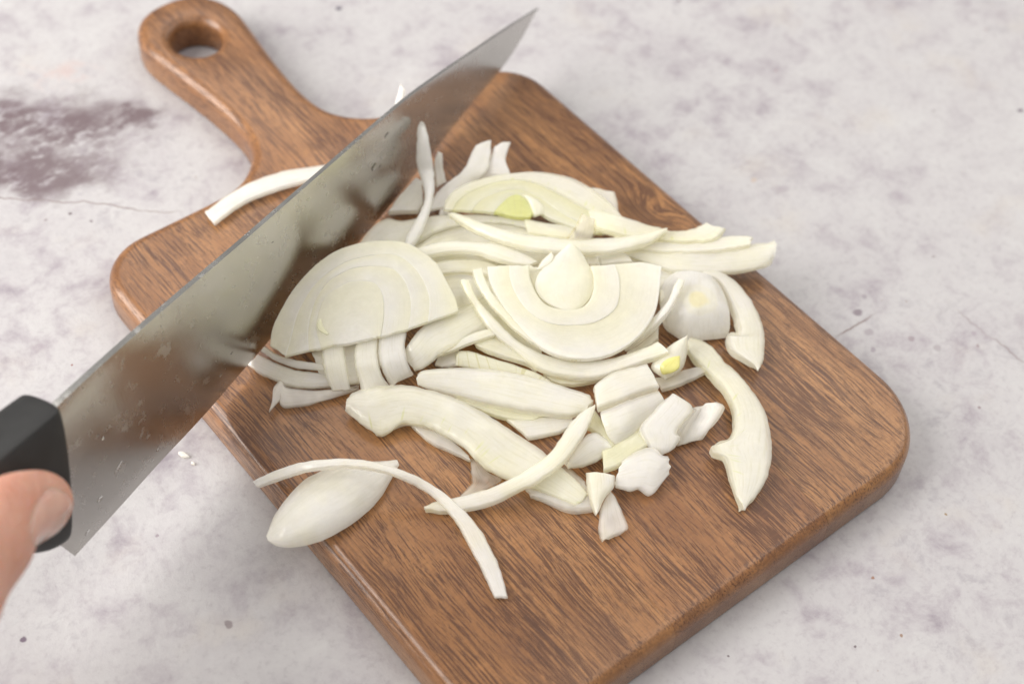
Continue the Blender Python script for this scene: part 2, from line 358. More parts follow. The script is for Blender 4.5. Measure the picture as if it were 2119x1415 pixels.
# ------------------------------------------------------------------ onion materials
OM = {}
TLF = .46
def onion(name, c1, c2, veins=.25, green=0.0, rim=False, sss=.0022, trans=0.10, rough=.23, ribs=0.0, gcol=(.50, .55, .16), ring=0.0, heart=None, edge=.42, coat=.8):
    m = NT('onion_' + name)
    co = m.coord(); uv = m.coord('UV')
    rnd = m.n('ShaderNodeObjectInfo').outputs['Random']
    off = m.vmath('ADD', co, m.comb(m.math('MULTIPLY', rnd, 2.0), m.math('MULTIPLY', rnd, 3.0), rnd))
    n1 = m.noise(off, 110, 2, .55)
    base = m.mix(m.rng(n1, .32, .68), C4(*c1), C4(*c2))
    us = m.sep(uv)
    base = m.mix(m.rng(m.noise(off, 48, 3, .6), .42, .66, 0, .55), base, C4(c1[0] * .975, c1[1] * .96, c1[2] * .86))
    # fibres: fine streaks along the layer
    v2 = m.noise(m.mapping(uv, scale=(1.2, 16, 1)), 1, 3, .55)
    base = m.mix(m.math('MULTIPLY', m.rng(v2, .48, .72), veins), base, C4(c1[0] * .96, c1[1] * .945, c1[2] * .76))
    if ring:       # each layer goes from a clear yellowish inner side to a chalky outer skin
        base = m.mix(m.math('MULTIPLY', m.rng(us[1], .15, .95), ring), base, C4(c1[0] * .965, c1[1] * .95, c1[2] * .80))
        base = m.mix(m.math('MULTIPLY', m.rng(us[1], .10, .02), ring * 1.2), base, C4(.97, .965, .94))
    if green:
        gm = m.math('MULTIPLY', m.rng(n1, .38, .66), green)
        base = m.mix(gm, base, C4(*gcol))
    if rim:
        d = m.math('MULTIPLY', m.rng(m.noise(m.mapping(uv, scale=(7.0, 1.0, 1)), 1, 1, .5), .60, .70), m.math('MULTIPLY', m.rng(us[1], .05, .14), m.rng(us[1], .50, .22)))
        base = m.mix(m.math('MULTIPLY', d, .5), base, C4(.74, .80, .36))
        base = m.mix(m.math('MULTIPLY', m.rng(us[1], .45, .05), .22), base, C4(.90, .92, .66))
    if ribs:
        rb = m.noise(m.mapping(uv, scale=(9.0, .15, 1)), 1, 2, .5)
        base = m.mix(m.math('MULTIPLY', m.rng(rb, .55, .63), ribs), base, C4(.76, .74, .46))
    if heart:      # the growing tip shows yellow in the cut face
        d = m.n('ShaderNodeVectorMath', operation='LENGTH')
        m.L.new(m.vmath('MULTIPLY', m.vmath('SUBTRACT', uv, (heart[0], heart[1], 0)), (1 / heart[2], 1 / heart[3], 0)), d.inputs[0])
        dn = m.math('ADD', d.outputs['Value'], m.math('MULTIPLY', m.math('SUBTRACT', n1, .5), .8))
        base = m.mix(m.rng(dn, 1.05, .8, 0, .55), base, C4(.95, .92, .78))
        base = m.mix(m.rng(dn, .62, .3, 0, .75), base, C4(.94, .86, .56))
    m.put(m.b.inputs['Base Color'], base)
    m.b.inputs['Subsurface Weight'].default_value = .7
    m.b.inputs['Subsurface Radius'].default_value = (1.0, .97, .88)
    m.b.inputs['Subsurface Scale'].default_value = .0010
    nf = m.noise(off, 640, 2, .6)
    m.put(m.b.inputs['Roughness'], m.rng(nf, .3, .7, rough - .12, rough + .10))
    m.b.inputs['Specular IOR Level'].default_value = .5
    m.b.inputs['Coat Weight'].default_value = coat; m.b.inputs['Coat Roughness'].default_value = .12; m.b.inputs['Coat IOR'].default_value = 1.36
    m.put(m.b.inputs['Normal'], m.bump(m.math('ADD', nf, m.math('MULTIPLY', v2, .5)), .14, .0004))
    # light soaks through the watery flesh
    tl = m.n('ShaderNodeBsdfTranslucent'); m.put(tl.inputs[0], base)
    mt = m.n('ShaderNodeMixShader'); mt.inputs[0].default_value = TLF
    m.L.new(m.b.outputs[0], mt.inputs[1]); m.L.new(tl.outputs[0], mt.inputs[2])
    res = mt.outputs[0]
    # watery, thin places let the wood and the layers beneath show through
    tr = m.n('ShaderNodeBsdfTransparent'); tr.inputs[0].default_value = C4(.97, .95, .88)
    vv = m.math('MINIMUM', us[1], m.math('SUBTRACT', 1.0, us[1]))
    ed = m.math('MULTIPLY', m.rng(vv, .16, .0), edge)
    tf = m.math('ADD', m.math('ADD', m.math('MULTIPLY', m.rng(n1, .25, .75, .6, 1.4), trans), ed), m.rng(v2, .45, .75, 0, .03 if ring else .08), clamp=True)
    mx = m.n('ShaderNodeMixShader'); m.put(mx.inputs[0], tf)
    m.L.new(res, mx.inputs[1]); m.L.new(tr.outputs[0], mx.inputs[2]); res = mx.outputs[0]
    m.L.new(res, m.out.inputs[0])
    OM[name] = m.m
onion('cream', (.959, .953, .87), (.968, .963, .91), .32)
onion('ring', (.964, .959, .90), (.969, .965, .922), .10, ring=.5, edge=0.0, trans=.12)
onion('white', (.968, .963, .915), (.976, .973, .945), .22)
onion('lit_white', (.976, .973, .945), (.98, .978, .96), .12, trans=.03, edge=.15)  # whiter onion: brightness put into the colour of pieces around the blade
onion('pale', (.962, .955, .885), (.97, .965, .92), .24)
onion('pearl', (.962, .956, .90), (.968, .963, .918), .06, rough=.26, trans=.06, edge=.35, coat=.35)
onion('yellow', (.945, .93, .80), (.955, .945, .855), .28)
onion('green', (.932, .932, .78), (.95, .946, .845), .30, .35, gcol=(.88, .895, .60))
onion('greenrim', (.956, .948, .855), (.964, .958, .895), .25, .12, True, gcol=(.91, .92, .72))
onion('ringgreen', (.938, .938, .80), (.953, .949, .86), .30, .30, gcol=(.90, .915, .67), ring=.6, edge=0.0)
onion('heartgreen', (.86, .88, .46), (.91, .915, .66), .5, .5, gcol=(.76, .80, .26), ribs=.35, edge=0.0, trans=.0)
onion('heartyellow', (.86, .83, .36), (.90, .88, .50), .4, .3, gcol=(.78, .77, .24), edge=0.0, trans=.0)
onion('rootend', (.968, .962, .925), (.972, .967, .94), .12, heart=(1.0, .52, .55, .30), edge=.15, trans=.05)
onion('rib', (.943, .938, .79), (.952, .947, .845), .25, .2, gcol=(.89, .90, .65), ribs=.7)
onion('glassy', (.955, .95, .905), (.962, .957, .93), .30, trans=.34, rough=.2)
onion('film', (.86, .83, .78), (.90, .89, .86), .5, trans=.62, rough=.16)

# ------------------------------------------------------------------ onion pieces
def sheet_mesh(name, rails, t, bulge, rag, seed, flush=False):
    """closed, rounded slab lofted over world-space rails (mm)"""
    lens = []
    for r in rails: lens.append(sum((Vector(a) - Vector(b)).length for a, b in zip(r, r[1:])))
    nu = max(9, min(90, int(max(lens) / .95)))
    same = len({len(r) for r in rails}) == 1
    RR = []
    for r in rails:
        c = catmull(r, nu if same else 60) if len(r) > 1 else r
        RR.append(c if same else resample(c, nu))
    wmid = (RR[0][nu // 2] - RR[-1][nu // 2]).length
    nv = max(5, min(20, int(wmid / 1.1) + 2))
    eu = min(.05, .28 / max(1, max(lens))); ev = min(.10, (.06 if flush else .28) / max(.5, wmid))
    U = [0, eu] + [i / (nu - 1) for i in range(1, nu - 1)] + [1 - eu, 1]
    V = [0, ev] + [j / (nv - 1) for j in range(1, nv - 1) if ev * 1.2 < j / (nv - 1) < 1 - ev * 1.2] + [1 - ev, 1]
    if flush: V = V[:-2] + [1, 1 + .35 / max(1, wmid)]
    rnd = random.Random(seed); ox = Vector((rnd.random() * 50, rnd.random() * 50, rnd.random() * 50))
    def ev_at(rail, u):
        x = u * (nu - 1); i = min(int(x), nu - 2); return rail[i].lerp(rail[i + 1], x - i)
    G = []
    for u in U:
        cs = [ev_at(r, u) for r in RR]
        row = []
        for v in V:
            if len(cs) == 2: p = cs[0].lerp(cs[1], v)
            else:
                x = v * (len(cs) - 1); i = min(int(x), len(cs) - 2); f = x - i
                b, c = cs[i], cs[i + 1]; a = cs[i - 1] if i else b * 2 - c; d = cs[i + 2] if i + 2 < len(cs) else c * 2 - b
                p = 0.5 * ((2 * b) + (c - a) * f + (2 * a - 5 * b + 4 * c - d) * f * f + (3 * b - a - 3 * c + d) * f ** 3)
            row.append(p)
        G.append(row)
    nU, nV = len(U), len(V)
    nrm = []
    for i in range(nU):
        r = []
        for j in range(nV):
            a = G[min(i + 1, nU - 1)][j] - G[max(i - 1, 0)][j]
            b = G[i][min(j + 1, nV - 1)] - G[i][max(j - 1, 0)]
            c = a.cross(b); r.append(c.normalized() if c.length > 1e-6 else None)
        nrm.append(r)
    av = Vector((0, 0, 0))
    for r in nrm:
        for q in r:
            if q: av += q
    av.normalize()
    for _ in range(2):
        nrm = [[((nrm[i][j] or av) * 2 + (nrm[max(i - 1, 0)][j] or av) + (nrm[min(i + 1, nU - 1)][j] or av)).normalized() for j in range(nV)] for i in range(nU)]
    top, bot = [], []
    for i, u in enumerate(U):
        rt, rb = [], []
        for j, v in enumerate(V):
            p = G[i][j]; q = nrm[i][j]
            lift = bulge * math.sin(math.pi * min(1, v))
            lift += (.05 if flush else .22) * noise.noise(p * .16 + ox) + .08 * noise.noise(p * .6 + ox)
            eu_ = max(0, 1 - min(u, 1 - u) / .12)
            edge = max(0, 1 - min(v, 1 - v) / .2, 1 - min(u, 1 - u) / .12)
            jit = Vector((noise.noise(p * .55 + ox), noise.noise(p * .55 + ox + Vector((9, 0, 0))), noise.noise(p * .55 + ox + Vector((0, 9, 0))))) * rag * .5 * edge
            jit += Vector((noise.noise(p * 1.3 + ox), noise.noise(p * 1.3 + ox + Vector((9, 0, 0))), 0)) * rag * .9 * edge * edge
            jit += Vector((noise.noise(p * .8 + ox), noise.noise(p * .8 + ox + Vector((9, 0, 0))), 0)) * rag * 1.3 * eu_ * eu_
            if flush: edge = eu_ * min(1, max(0, 6 * min(v, 1 - v))) ; jit = jit * 0 + Vector((noise.noise(p * .9 + ox), noise.noise(p * .9 + ox + Vector((9, 0, 0))), 0)) * rag * 1.5 * edge
            thin = 1 - .18 * edge
            tt = t * thin * (1 + .12 * noise.noise(p * .2 + ox * 2))
            rt.append(p + jit + q * (lift + tt * .5)); rb.append(p + jit * .7 + q * (lift - tt * .5))
        top.append(rt); bot.append(rb)
    bm = bmesh.new(); uvl = bm.loops.layers.uv.new('UVMap')
    A = [[bm.verts.new(p * MM) for p in r] for r in top]; B = [[bm.verts.new(p * MM) for p in r] for r in bot]
    L = max(lens) / 10
    def quad(vs, uvs):
        f = bm.faces.new(vs)
        for l, c in zip(f.loops, uvs): l[uvl].uv = c
    for i in range(nU - 1):
        for j in range(nV - 1):
            c = [(U[i] * L, V[j]), (U[i + 1] * L, V[j]), (U[i + 1] * L, V[j + 1]), (U[i] * L, V[j + 1])]
            quad((A[i][j], A[i + 1][j], A[i + 1][j + 1], A[i][j + 1]), c)
            quad((B[i][j], B[i][j + 1], B[i + 1][j + 1], B[i + 1][j]), (c[0], c[3], c[2], c[1]))
    for i in range(nU - 1):
        for j, s in ((0, 1), (nV - 1, -1)):
            a, b, c, d = A[i][j], A[i + 1][j], B[i + 1][j], B[i][j]
            uu = [(U[i] * L, V[j]), (U[i + 1] * L, V[j]), (U[i + 1] * L, V[j] + .05 * s), (U[i] * L, V[j] + .05 * s)]
            if s == 1: quad((a, d, c, b), (uu[0], uu[3], uu[2], uu[1]))
            else: quad((a, b, c, d), uu)
    for j in range(nV - 1):
        for i, s in ((0, 1), (nU - 1, -1)):
            a, b, c, d = A[i][j], A[i][j + 1], B[i][j + 1], B[i][j]
            uu = [(U[i] * L, V[j]), (U[i] * L, V[j + 1]), (U[i] * L + .03, V[j + 1]), (U[i] * L + .03, V[j])]
            if s == 1: quad((a, b, c, d), uu)
            else: quad((a, d, c, b), (uu[0], uu[3], uu[2], uu[1]))
    return from_bm(bm, name)
SEED = [0]
def piece(name, label, cat, group, layers):
    base = None
    root = None
    if len(layers) > 1:
        allp = [Vector(p) for l in layers for r in l[5] for p in r]
        c = sum(allp, Vector()) / len(allp); c.z = min(p.z for p in allp)
        root = empty(name, c * MM); tag(root, label, cat, group)
    for part, mat, t, b, rag, rails, flush in layers:
        SEED[0] += 1
        pts = [Vector(p) for r in rails for p in r]
        c = (root.location / MM) if root else sum(pts, Vector()) / len(pts)
        if not root: c.z = min(p.z for p in pts)
        loc_rails = [[Vector(p) - c for p in r] for r in rails]
        me = sheet_mesh(part if root else name, loc_rails, t, b, rag, SEED[0], flush)
        o = finish(part if root else name, me, OM[mat], root)
        if not root:
            o.location = c * MM; tag(o, label, cat, group)
        md = o.modifiers.new('round', 'SUBSURF'); md.levels = 1; md.render_levels = 1
piece('onion_slice','large half-moon onion slice with pale rings leaning against the knife blade','onion','cut onion pieces on the board',[
  ('layer','ring',2.0,0,0.35,[[[-58.32,27.48,20.89],[-54.65,30.2,23.03],[-50.15,34.15,25.11],[-45.45,37.12,26.59],[-40.31,39.43,27.7],[-34.16,40.56,28.54],[-27.14,40.29,29.03],[-19.42,37.47,29.03],[-15.36,34.6,28.74],[-13.7,30.13,28.32],[-13.76,25.03,27.74],[-14.92,20.14,26.99],[-17.03,16.06,26.2],[-21.09,11.41,24.95]],[[-59.9,32.9,21.11],[-56.61,36.39,22.97],[-51.62,39.37,24.95],[-44.63,42.68,26.85],[-37.17,44.89,28.1],[-29.29,45.88,28.79],[-21.82,44.41,29.03],[-15.35,41.44,28.87],[-9.91,36.97,28.39],[-7.78,31.41,27.84],[-6.99,25.77,27.13],[-8.44,18.85,26.11],[-9.48,14.18,25.1],[-11.28,10.15,24.05]]],True),
  ('layer','ring',2.0,0.05,0.35,[[[-52.64,24.2,22.54],[-49.93,28.49,24.37],[-46.45,32.23,25.89],[-42.54,35.32,27.04],[-38.04,37.54,27.92],[-33.49,38.09,28.49],[-27.99,37.37,28.87],[-22.81,34.44,28.88],[-19.24,30.94,28.59],[-18.76,26.58,28.13],[-19.63,22.88,27.62],[-21.4,19.23,26.95],[-23.69,16.11,26.2],[-27.26,12.48,24.98]],[[-58.28,27.55,20.79],[-54.61,30.27,22.93],[-50.1,34.23,25.01],[-45.41,37.19,26.49],[-40.26,39.5,27.6],[-34.11,40.64,28.44],[-27.09,40.37,28.93],[-19.37,37.54,28.93],[-15.3,34.68,28.64],[-13.64,30.2,28.22],[-13.7,25.1,27.64],[-14.87,20.21,26.89],[-16.98,16.13,26.1],[-21.04,11.48,24.85]]],True),
  ('layer','ring',2.0,0.05,0.35,[[[-49.8,22.38,23.04],[-47.69,27.91,24.86],[-44.16,31.71,26.29],[-41.35,33.63,27.06],[-38.39,34.47,27.63],[-33.76,34.27,28.22],[-31.21,33.65,28.42],[-28.31,31.81,28.48],[-26.4,29.42,28.36],[-26.55,26.28,27.99],[-28.12,22.85,27.39],[-30.67,19.31,26.48],[-32.82,17.0,25.67],[-34.83,15.04,24.83]],[[-52.6,24.27,22.44],[-49.89,28.56,24.27],[-46.41,32.3,25.79],[-42.5,35.4,26.94],[-37.99,37.62,27.82],[-33.44,38.16,28.39],[-27.93,37.45,28.77],[-22.76,34.51,28.78],[-19.19,31.01,28.49],[-18.7,26.65,28.03],[-19.58,22.95,27.52],[-21.34,19.3,26.85],[-23.64,16.18,26.1],[-27.21,12.55,24.88]]],True),
  ('core','ring',2.0,0.05,0.35,[[[-45.83,20.5,23.94],[-45.4,20.27,24.01],[-45.03,19.96,24.04],[-44.65,19.66,24.06],[-44.28,19.36,24.09],[-43.68,18.95,24.14],[-43.03,18.62,24.22],[-42.16,18.19,24.33],[-41.26,17.8,24.44],[-40.35,17.42,24.54],[-39.43,17.05,24.63],[-38.52,16.68,24.72],[-37.59,16.31,24.79],[-36.69,15.92,24.84]],[[-46.39,20.96,23.89],[-45.84,21.73,24.25],[-44.44,22.46,24.82],[-42.83,23.06,25.36],[-41.49,23.28,25.71],[-39.76,23.22,26.07],[-38.7,23.05,26.24],[-37.39,22.39,26.34],[-36.38,21.32,26.28],[-36.05,20.12,26.07],[-36.05,18.87,25.76],[-36.39,17.57,25.37],[-36.58,16.49,25.03],[-36.47,15.82,24.85]],[[-49.82,22.35,23.09],[-47.71,27.87,24.91],[-44.18,31.68,26.34],[-41.37,33.59,27.11],[-38.41,34.43,27.68],[-33.79,34.23,28.27],[-31.23,33.62,28.47],[-28.34,31.77,28.53],[-26.43,29.39,28.41],[-26.57,26.25,28.04],[-28.14,22.82,27.44],[-30.7,19.28,26.53],[-32.85,16.96,25.72],[-34.86,15.01,24.88]]],True),
  ('sprout','green',0.6,0.1,0.2,[[[-45.75,29.6,26.77],[-47.37,28.29,26.15],[-47.7,26.55,25.79],[-46.76,24.11,25.62]],[[-45.16,29.09,26.85],[-46.07,27.61,26.42],[-46.17,26.22,26.17],[-46.1,24.05,25.8]]],False),
  ('layer','white',2.0,0,0.35,[[[-47.51,24.75,22.5],[-49.9,22.09,21.5],[-51.73,19.05,20.5],[-52.62,16.06,18.0],[-52.67,13.6,15.5]],[[-42.84,21.34,22.5],[-44.54,18.94,21.5],[-45.85,16.27,20.5],[-47.32,12.94,18.0],[-48.07,10.97,15.5]]],False),
  ('layer','white',2.0,0,0.35,[[[-39.3,19.8,23.0],[-42.55,16.72,22.25],[-44.67,13.64,21.5],[-45.9,10.16,19.0],[-48.06,4.95,16.5]],[[-34.06,17.15,23.0],[-37.38,12.94,22.25],[-39.26,9.68,21.5],[-39.76,6.79,19.0],[-39.29,4.85,16.5]]],False),
  ('layer','white',2.0,0,0.35,[[[-33.97,16.77,23.3],[-37.26,12.7,22.4],[-38.91,9.42,21.5],[-39.27,6.81,19.0],[-38.79,4.71,16.5]],[[-26.54,13.7,23.3],[-29.63,10.22,22.4],[-31.51,7.08,21.5],[-31.99,4.54,19.0],[-31.06,4.63,16.5]]],False),
])
piece('onion_strip','wide pale onion band hanging down between the two half-moon slices','onion','cut onion pieces on the board',[
  ('layer','cream',2.0,0.4,0.35,[[[-30.29,4.61,16.5],[-27.1,2.83,18.5],[-22.77,2.97,20.0],[-17.58,2.57,20.5],[-10.68,3.47,20.1],[-0.74,4.06,19.5]],[[-29.63,10.05,19.5],[-27.87,10.4,22.5],[-20.14,13.05,22.5],[-9.9,12.67,21.5],[-0.79,12.19,21.1],[6.11,12.79,20.5]]],False),
])
piece('onion_slice','yellowish onion slice showing between the two half-moon slices','onion','cut onion pieces on the board',[
  ('layer','yellow',2.2,0,0.35,[[[-7.78,26.88,20.7],[-4.3,26.26,20.7],[-0.35,24.35,20.7],[3.61,21.25,20.7],[6.39,17.8,20.7],[8.69,13.75,20.7]],[[-6.05,32.31,20.7],[-2.43,31.14,20.7],[2.26,28.95,20.7],[7.54,25.13,20.7],[10.34,21.66,20.7],[11.7,17.54,20.7]]],False),
  ('layer','yellow',2.0,0.3,0.35,[[[-17.82,6.06,20.1],[-14.7,5.57,20.1],[-11.33,4.23,20.1],[-7.61,2.18,19.9],[-5.13,-0.35,19.5],[-3.1,-3.47,18.9],[-1.19,-7.86,18.1],[1.05,-14.01,17.5]],[[-7.22,27.62,20.1],[-3.85,26.84,20.1],[0.11,24.93,20.1],[4.19,21.95,19.9],[7.22,18.77,19.5],[9.76,14.96,18.9],[12.5,9.1,18.1],[14.47,0.08,17.5]]],False),
])
piece('onion_slice','broad flat onion slice with green dotted rim lying beneath the pile by the blade','onion','cut onion pieces on the board',[
  ('layer','greenrim',2.2,0,0.35,[[[-19.19,42.38,18.5],[-12.24,43.4,18.5],[-5.78,42.4,18.5],[-0.68,42.41,18.5],[5.18,42.41,18.5],[12.43,40.96,18.5],[19.94,37.32,18.5],[26.68,31.44,18.5],[30.79,24.7,18.5],[33.63,17.64,18.5],[35.15,9.12,18.5]],[[-17.93,51.66,18.5],[-9.73,55.67,18.5],[-3.17,56.74,18.5],[0.19,53.05,18.5],[7.19,50.04,18.5],[14.95,45.48,18.5],[22.1,40.08,18.5],[28.62,33.86,18.5],[33.96,26.21,18.5],[37.4,18.68,18.5],[38.89,10.11,18.5]]],False),
  ('layer','yellow',2.2,0.3,0.35,[[[-15.19,31.98,18.8],[-11.16,32.63,18.8],[-7.33,32.97,18.8],[-3.0,31.52,18.8],[2.05,28.59,18.8],[6.75,25.19,18.8],[11.34,21.62,18.8],[16.99,17.04,18.8],[21.59,13.47,18.8],[26.33,10.04,18.8],[32.26,5.75,18.8]],[[-16.97,36.84,18.8],[-12.94,38.72,18.8],[-6.88,40.89,18.8],[-1.45,41.38,18.8],[4.76,41.86,18.8],[12.0,40.41,18.8],[19.62,36.93,18.8],[26.36,31.07,18.8],[30.47,24.33,18.8],[33.3,17.28,18.8],[34.82,8.77,18.8]]],False),
])
piece('onion_strip','arched onion strip running behind the tip of the small bulb','onion','cut onion pieces on the board',[
  ('layer','cream',1.8,0.6,0.35,[[[-5.43,34.71,21.5],[-3.32,33.49,22.25],[-0.8,31.69,23.0],[3.55,28.85,23.75],[7.02,24.9,24.5],[8.81,21.58,24.5],[10.82,17.99,24.5],[13.57,14.79,24.25],[16.67,12.02,24.0]],[[-4.58,38.18,21.5],[-2.04,37.53,22.25],[0.42,36.18,23.0],[4.73,33.26,23.75],[9.22,28.86,24.5],[14.69,23.44,24.5],[17.45,18.53,24.5],[19.75,13.08,24.25],[19.99,11.17,24.0]]],False),
])
piece('onion_strip','long thin onion strip crossing the top of the pile sideways','onion','cut onion pieces on the board',[
  ('layer','cream',2.0,0.8,0.35,[[[10.73,42.36,23.5],[10.98,38.27,24.05],[11.71,32.78,24.64],[13.31,27.35,25.45],[16.0,21.08,26.09],[20.06,14.86,26.36],[25.27,10.06,26.23],[32.88,4.49,25.68],[40.35,0.54,25.14],[46.86,-1.48,24.59],[53.13,-2.6,24.05],[59.26,-1.62,23.5]],[[11.1,43.15,23.5],[12.24,42.29,24.05],[13.74,38.35,24.64],[15.78,32.23,25.45],[19.35,25.27,26.09],[23.73,19.38,26.36],[28.99,14.54,26.23],[35.02,10.17,25.68],[44.15,4.91,25.14],[52.23,1.46,24.59],[58.05,0.37,24.05],[61.23,-0.57,23.5]]],False),
])
piece('onion_slice','greenish half-moon onion slice with vivid green heart at the back of the pile','onion','cut onion pieces on the board',[
  ('layer','greenrim',2.0,0.05,0.35,[[[14.31,45.48,21.19],[17.57,46.77,21.82],[21.63,47.26,22.4],[26.22,46.61,22.84],[31.6,45.13,23.25],[36.81,42.2,23.38],[40.36,38.33,23.16],[42.8,33.67,22.67],[44.82,28.52,22.04],[46.87,22.86,21.33],[49.15,18.09,20.79],[50.96,13.93,20.3],[52.2,9.68,19.72]],[[12.22,47.24,21.24],[14.99,49.41,21.95],[19.12,50.64,22.67],[25.13,50.03,23.29],[32.46,47.45,23.74],[39.16,43.99,23.96],[43.84,40.91,24.0],[47.83,36.98,23.83],[51.28,32.37,23.47],[53.63,26.43,22.76],[54.78,20.85,21.95],[55.28,16.82,21.33],[55.08,12.26,20.52]]],True),
  ('layer','ringgreen',2.0,0.1,0.35,[[[18.93,41.91,21.03],[22.01,42.92,21.58],[25.39,43.11,22.03],[29.42,42.32,22.39],[32.65,41.06,22.57],[35.4,39.2,22.58],[37.39,36.35,22.34],[38.89,32.9,21.94],[39.69,29.18,21.41],[40.82,24.72,20.78],[42.47,20.94,20.33],[45.05,15.98,19.8],[46.7,12.22,19.35]],[[14.37,45.55,21.09],[17.64,46.85,21.72],[21.69,47.34,22.3],[26.28,46.68,22.74],[31.67,45.21,23.15],[36.88,42.27,23.28],[40.43,38.4,23.06],[42.87,33.74,22.57],[44.89,28.59,21.94],[46.94,22.93,21.23],[49.22,18.16,20.69],[51.03,14.0,20.2],[52.27,9.75,19.62]]],True),
  ('layer','ringgreen',2.0,0.15,0.35,[[[24.07,37.5,20.79],[26.23,38.19,21.17],[28.46,38.67,21.53],[30.57,38.99,21.84],[32.57,38.87,22.06],[34.15,37.89,22.09],[34.91,35.88,21.84],[35.5,33.36,21.48],[35.71,30.08,20.95],[36.51,26.38,20.41],[38.27,23.3,20.1],[40.66,19.27,19.7],[43.2,14.86,19.25]],[[18.99,41.99,20.93],[22.07,43.0,21.48],[25.45,43.19,21.93],[29.49,42.4,22.29],[32.71,41.14,22.47],[35.47,39.27,22.48],[37.45,36.42,22.24],[38.96,32.98,21.84],[39.76,29.25,21.31],[40.89,24.79,20.68],[42.54,21.01,20.23],[45.12,16.05,19.7],[46.77,12.29,19.25]]],True),
  ('core','heartgreen',2.2,0.1,0.35,[[[25.81,35.86,20.6],[26.44,34.88,20.51],[27.13,33.98,20.44],[27.86,33.14,20.38],[28.63,32.33,20.34],[29.44,31.59,20.31],[30.33,30.95,20.31],[31.22,30.31,20.31],[32.17,29.73,20.33]],[[24.14,37.58,20.69],[26.29,38.27,21.07],[28.52,38.75,21.43],[30.64,39.07,21.74],[32.64,38.94,21.96],[34.22,37.97,21.99],[34.98,35.95,21.74],[35.57,33.43,21.38],[35.77,30.15,20.85]]],True),
  ('heart','pale',1.6,0.8,0.35,[[[34.47,37.14,22.36],[34.74,35.11,22.05],[34.21,32.36,21.52],[33.13,29.23,20.85]],[[36.75,34.98,22.28],[37.94,32.03,21.92],[37.82,29.24,21.43],[36.06,27.91,20.98]]],False),
])
piece('onion_piece','thin onion shaving peeking out behind the greenish slice','onion','cut onion pieces on the board',[
  ('layer','white',1.6,0,0.35,[[[55.92,31.99,18.5],[55.01,27.46,18.5],[55.33,22.1,18.5]],[[62.19,23.73,18.5],[59.96,20.05,18.5],[57.08,16.07,18.5]]],False),
])
piece('onion_piece','forked white onion piece with two prongs pointing at the board corner','onion','cut onion pieces on the board',[
  ('prong','lit_white',1.8,0.5,0.35,[[[17.98,51.28,15.5],[24.18,53.31,16.5],[29.46,53.54,18.5],[33.5,53.36,20.5],[37.54,56.45,21.5],[42.55,62.28,22.5]],[[11.49,54.36,15.5],[17.51,58.09,16.5],[22.47,58.54,18.5],[27.74,58.14,20.5],[32.51,60.7,21.5],[36.38,62.98,22.5]]],False),
  ('prong','lit_white',1.8,0.4,0.35,[[[35.98,51.3,15.5],[38.75,50.1,17.5],[39.53,48.35,19.5],[42.22,54.39,20.5],[47.69,58.72,21.5]],[[28.87,54.43,15.5],[32.95,54.91,17.5],[35.8,55.62,19.5],[38.71,57.56,20.5],[42.32,60.38,21.5]]],False),
])
piece('onion_piece','bright white onion wedge tucked under the knife edge','onion','cut onion pieces on the board',[
  ('layer','lit_white',2.6,0.5,0.35,[[[8.63,55.46,15.5],[12.56,58.4,16.0],[16.65,64.55,16.5]],[[0.7,60.84,15.5],[8.12,64.15,16.0],[16.14,66.87,16.5]]],False),
])
piece('onion_piece','small white onion stub lying below the forked piece','onion','cut onion pieces on the board',[
  ('layer','lit_white',2.2,0,0.35,[[[15.35,53.33,15.1],[12.88,50.48,15.1]],[[18.14,51.97,15.1],[15.77,49.22,15.1]]],False),
])
piece('onion_strip','short upright onion sliver beside the strip on the blade','onion','cut onion pieces on the board',[
  ('layer','lit_white',1.8,0,0.35,[[[23.69,61.41,15.5],[24.21,63.18,18.5],[24.6,64.36,21.5],[25.69,66.17,23.5]],[[19.71,60.99,15.5],[21.63,64.37,18.5],[23.27,66.63,21.5],[25.31,66.91,23.5]]],False),
])
piece('onion_strip','curved onion strip standing upright against the wet knife blade','onion','cut onion pieces on the board',[
  ('layer','lit_white',2.2,0.9,0.35,[[[22.09,72.52,33.73],[20.62,72.42,31.95],[17.97,69.07,30.17],[16.08,66.78,26.42],[14.92,63.93,22.66],[12.41,58.07,22.6],[9.6,53.8,22.55],[5.94,50.23,22.5],[2.67,48.42,21.83],[-1.51,46.08,21.17],[-5.93,43.37,20.5]],[[22.88,72.09,33.73],[22.69,70.62,31.95],[21.38,67.3,30.17],[20.08,63.93,26.42],[18.84,61.13,22.66],[15.16,56.1,22.6],[11.52,51.8,22.55],[6.56,47.3,22.5],[1.96,44.02,21.83],[-2.25,41.75,21.17],[-4.78,41.03,20.5]]],False),
])
piece('onion_piece','papery translucent onion film standing up behind the small bulb','onion','cut onion pieces on the board',[
  ('layer','film',0.7,0.5,0.35,[[[37.99,7.19,27.0],[39.39,8.11,29.5],[40.56,9.76,31.5]],[[31.15,12.12,27.0],[35.23,12.84,29.5],[38.63,14.44,31.5]]],False),
])
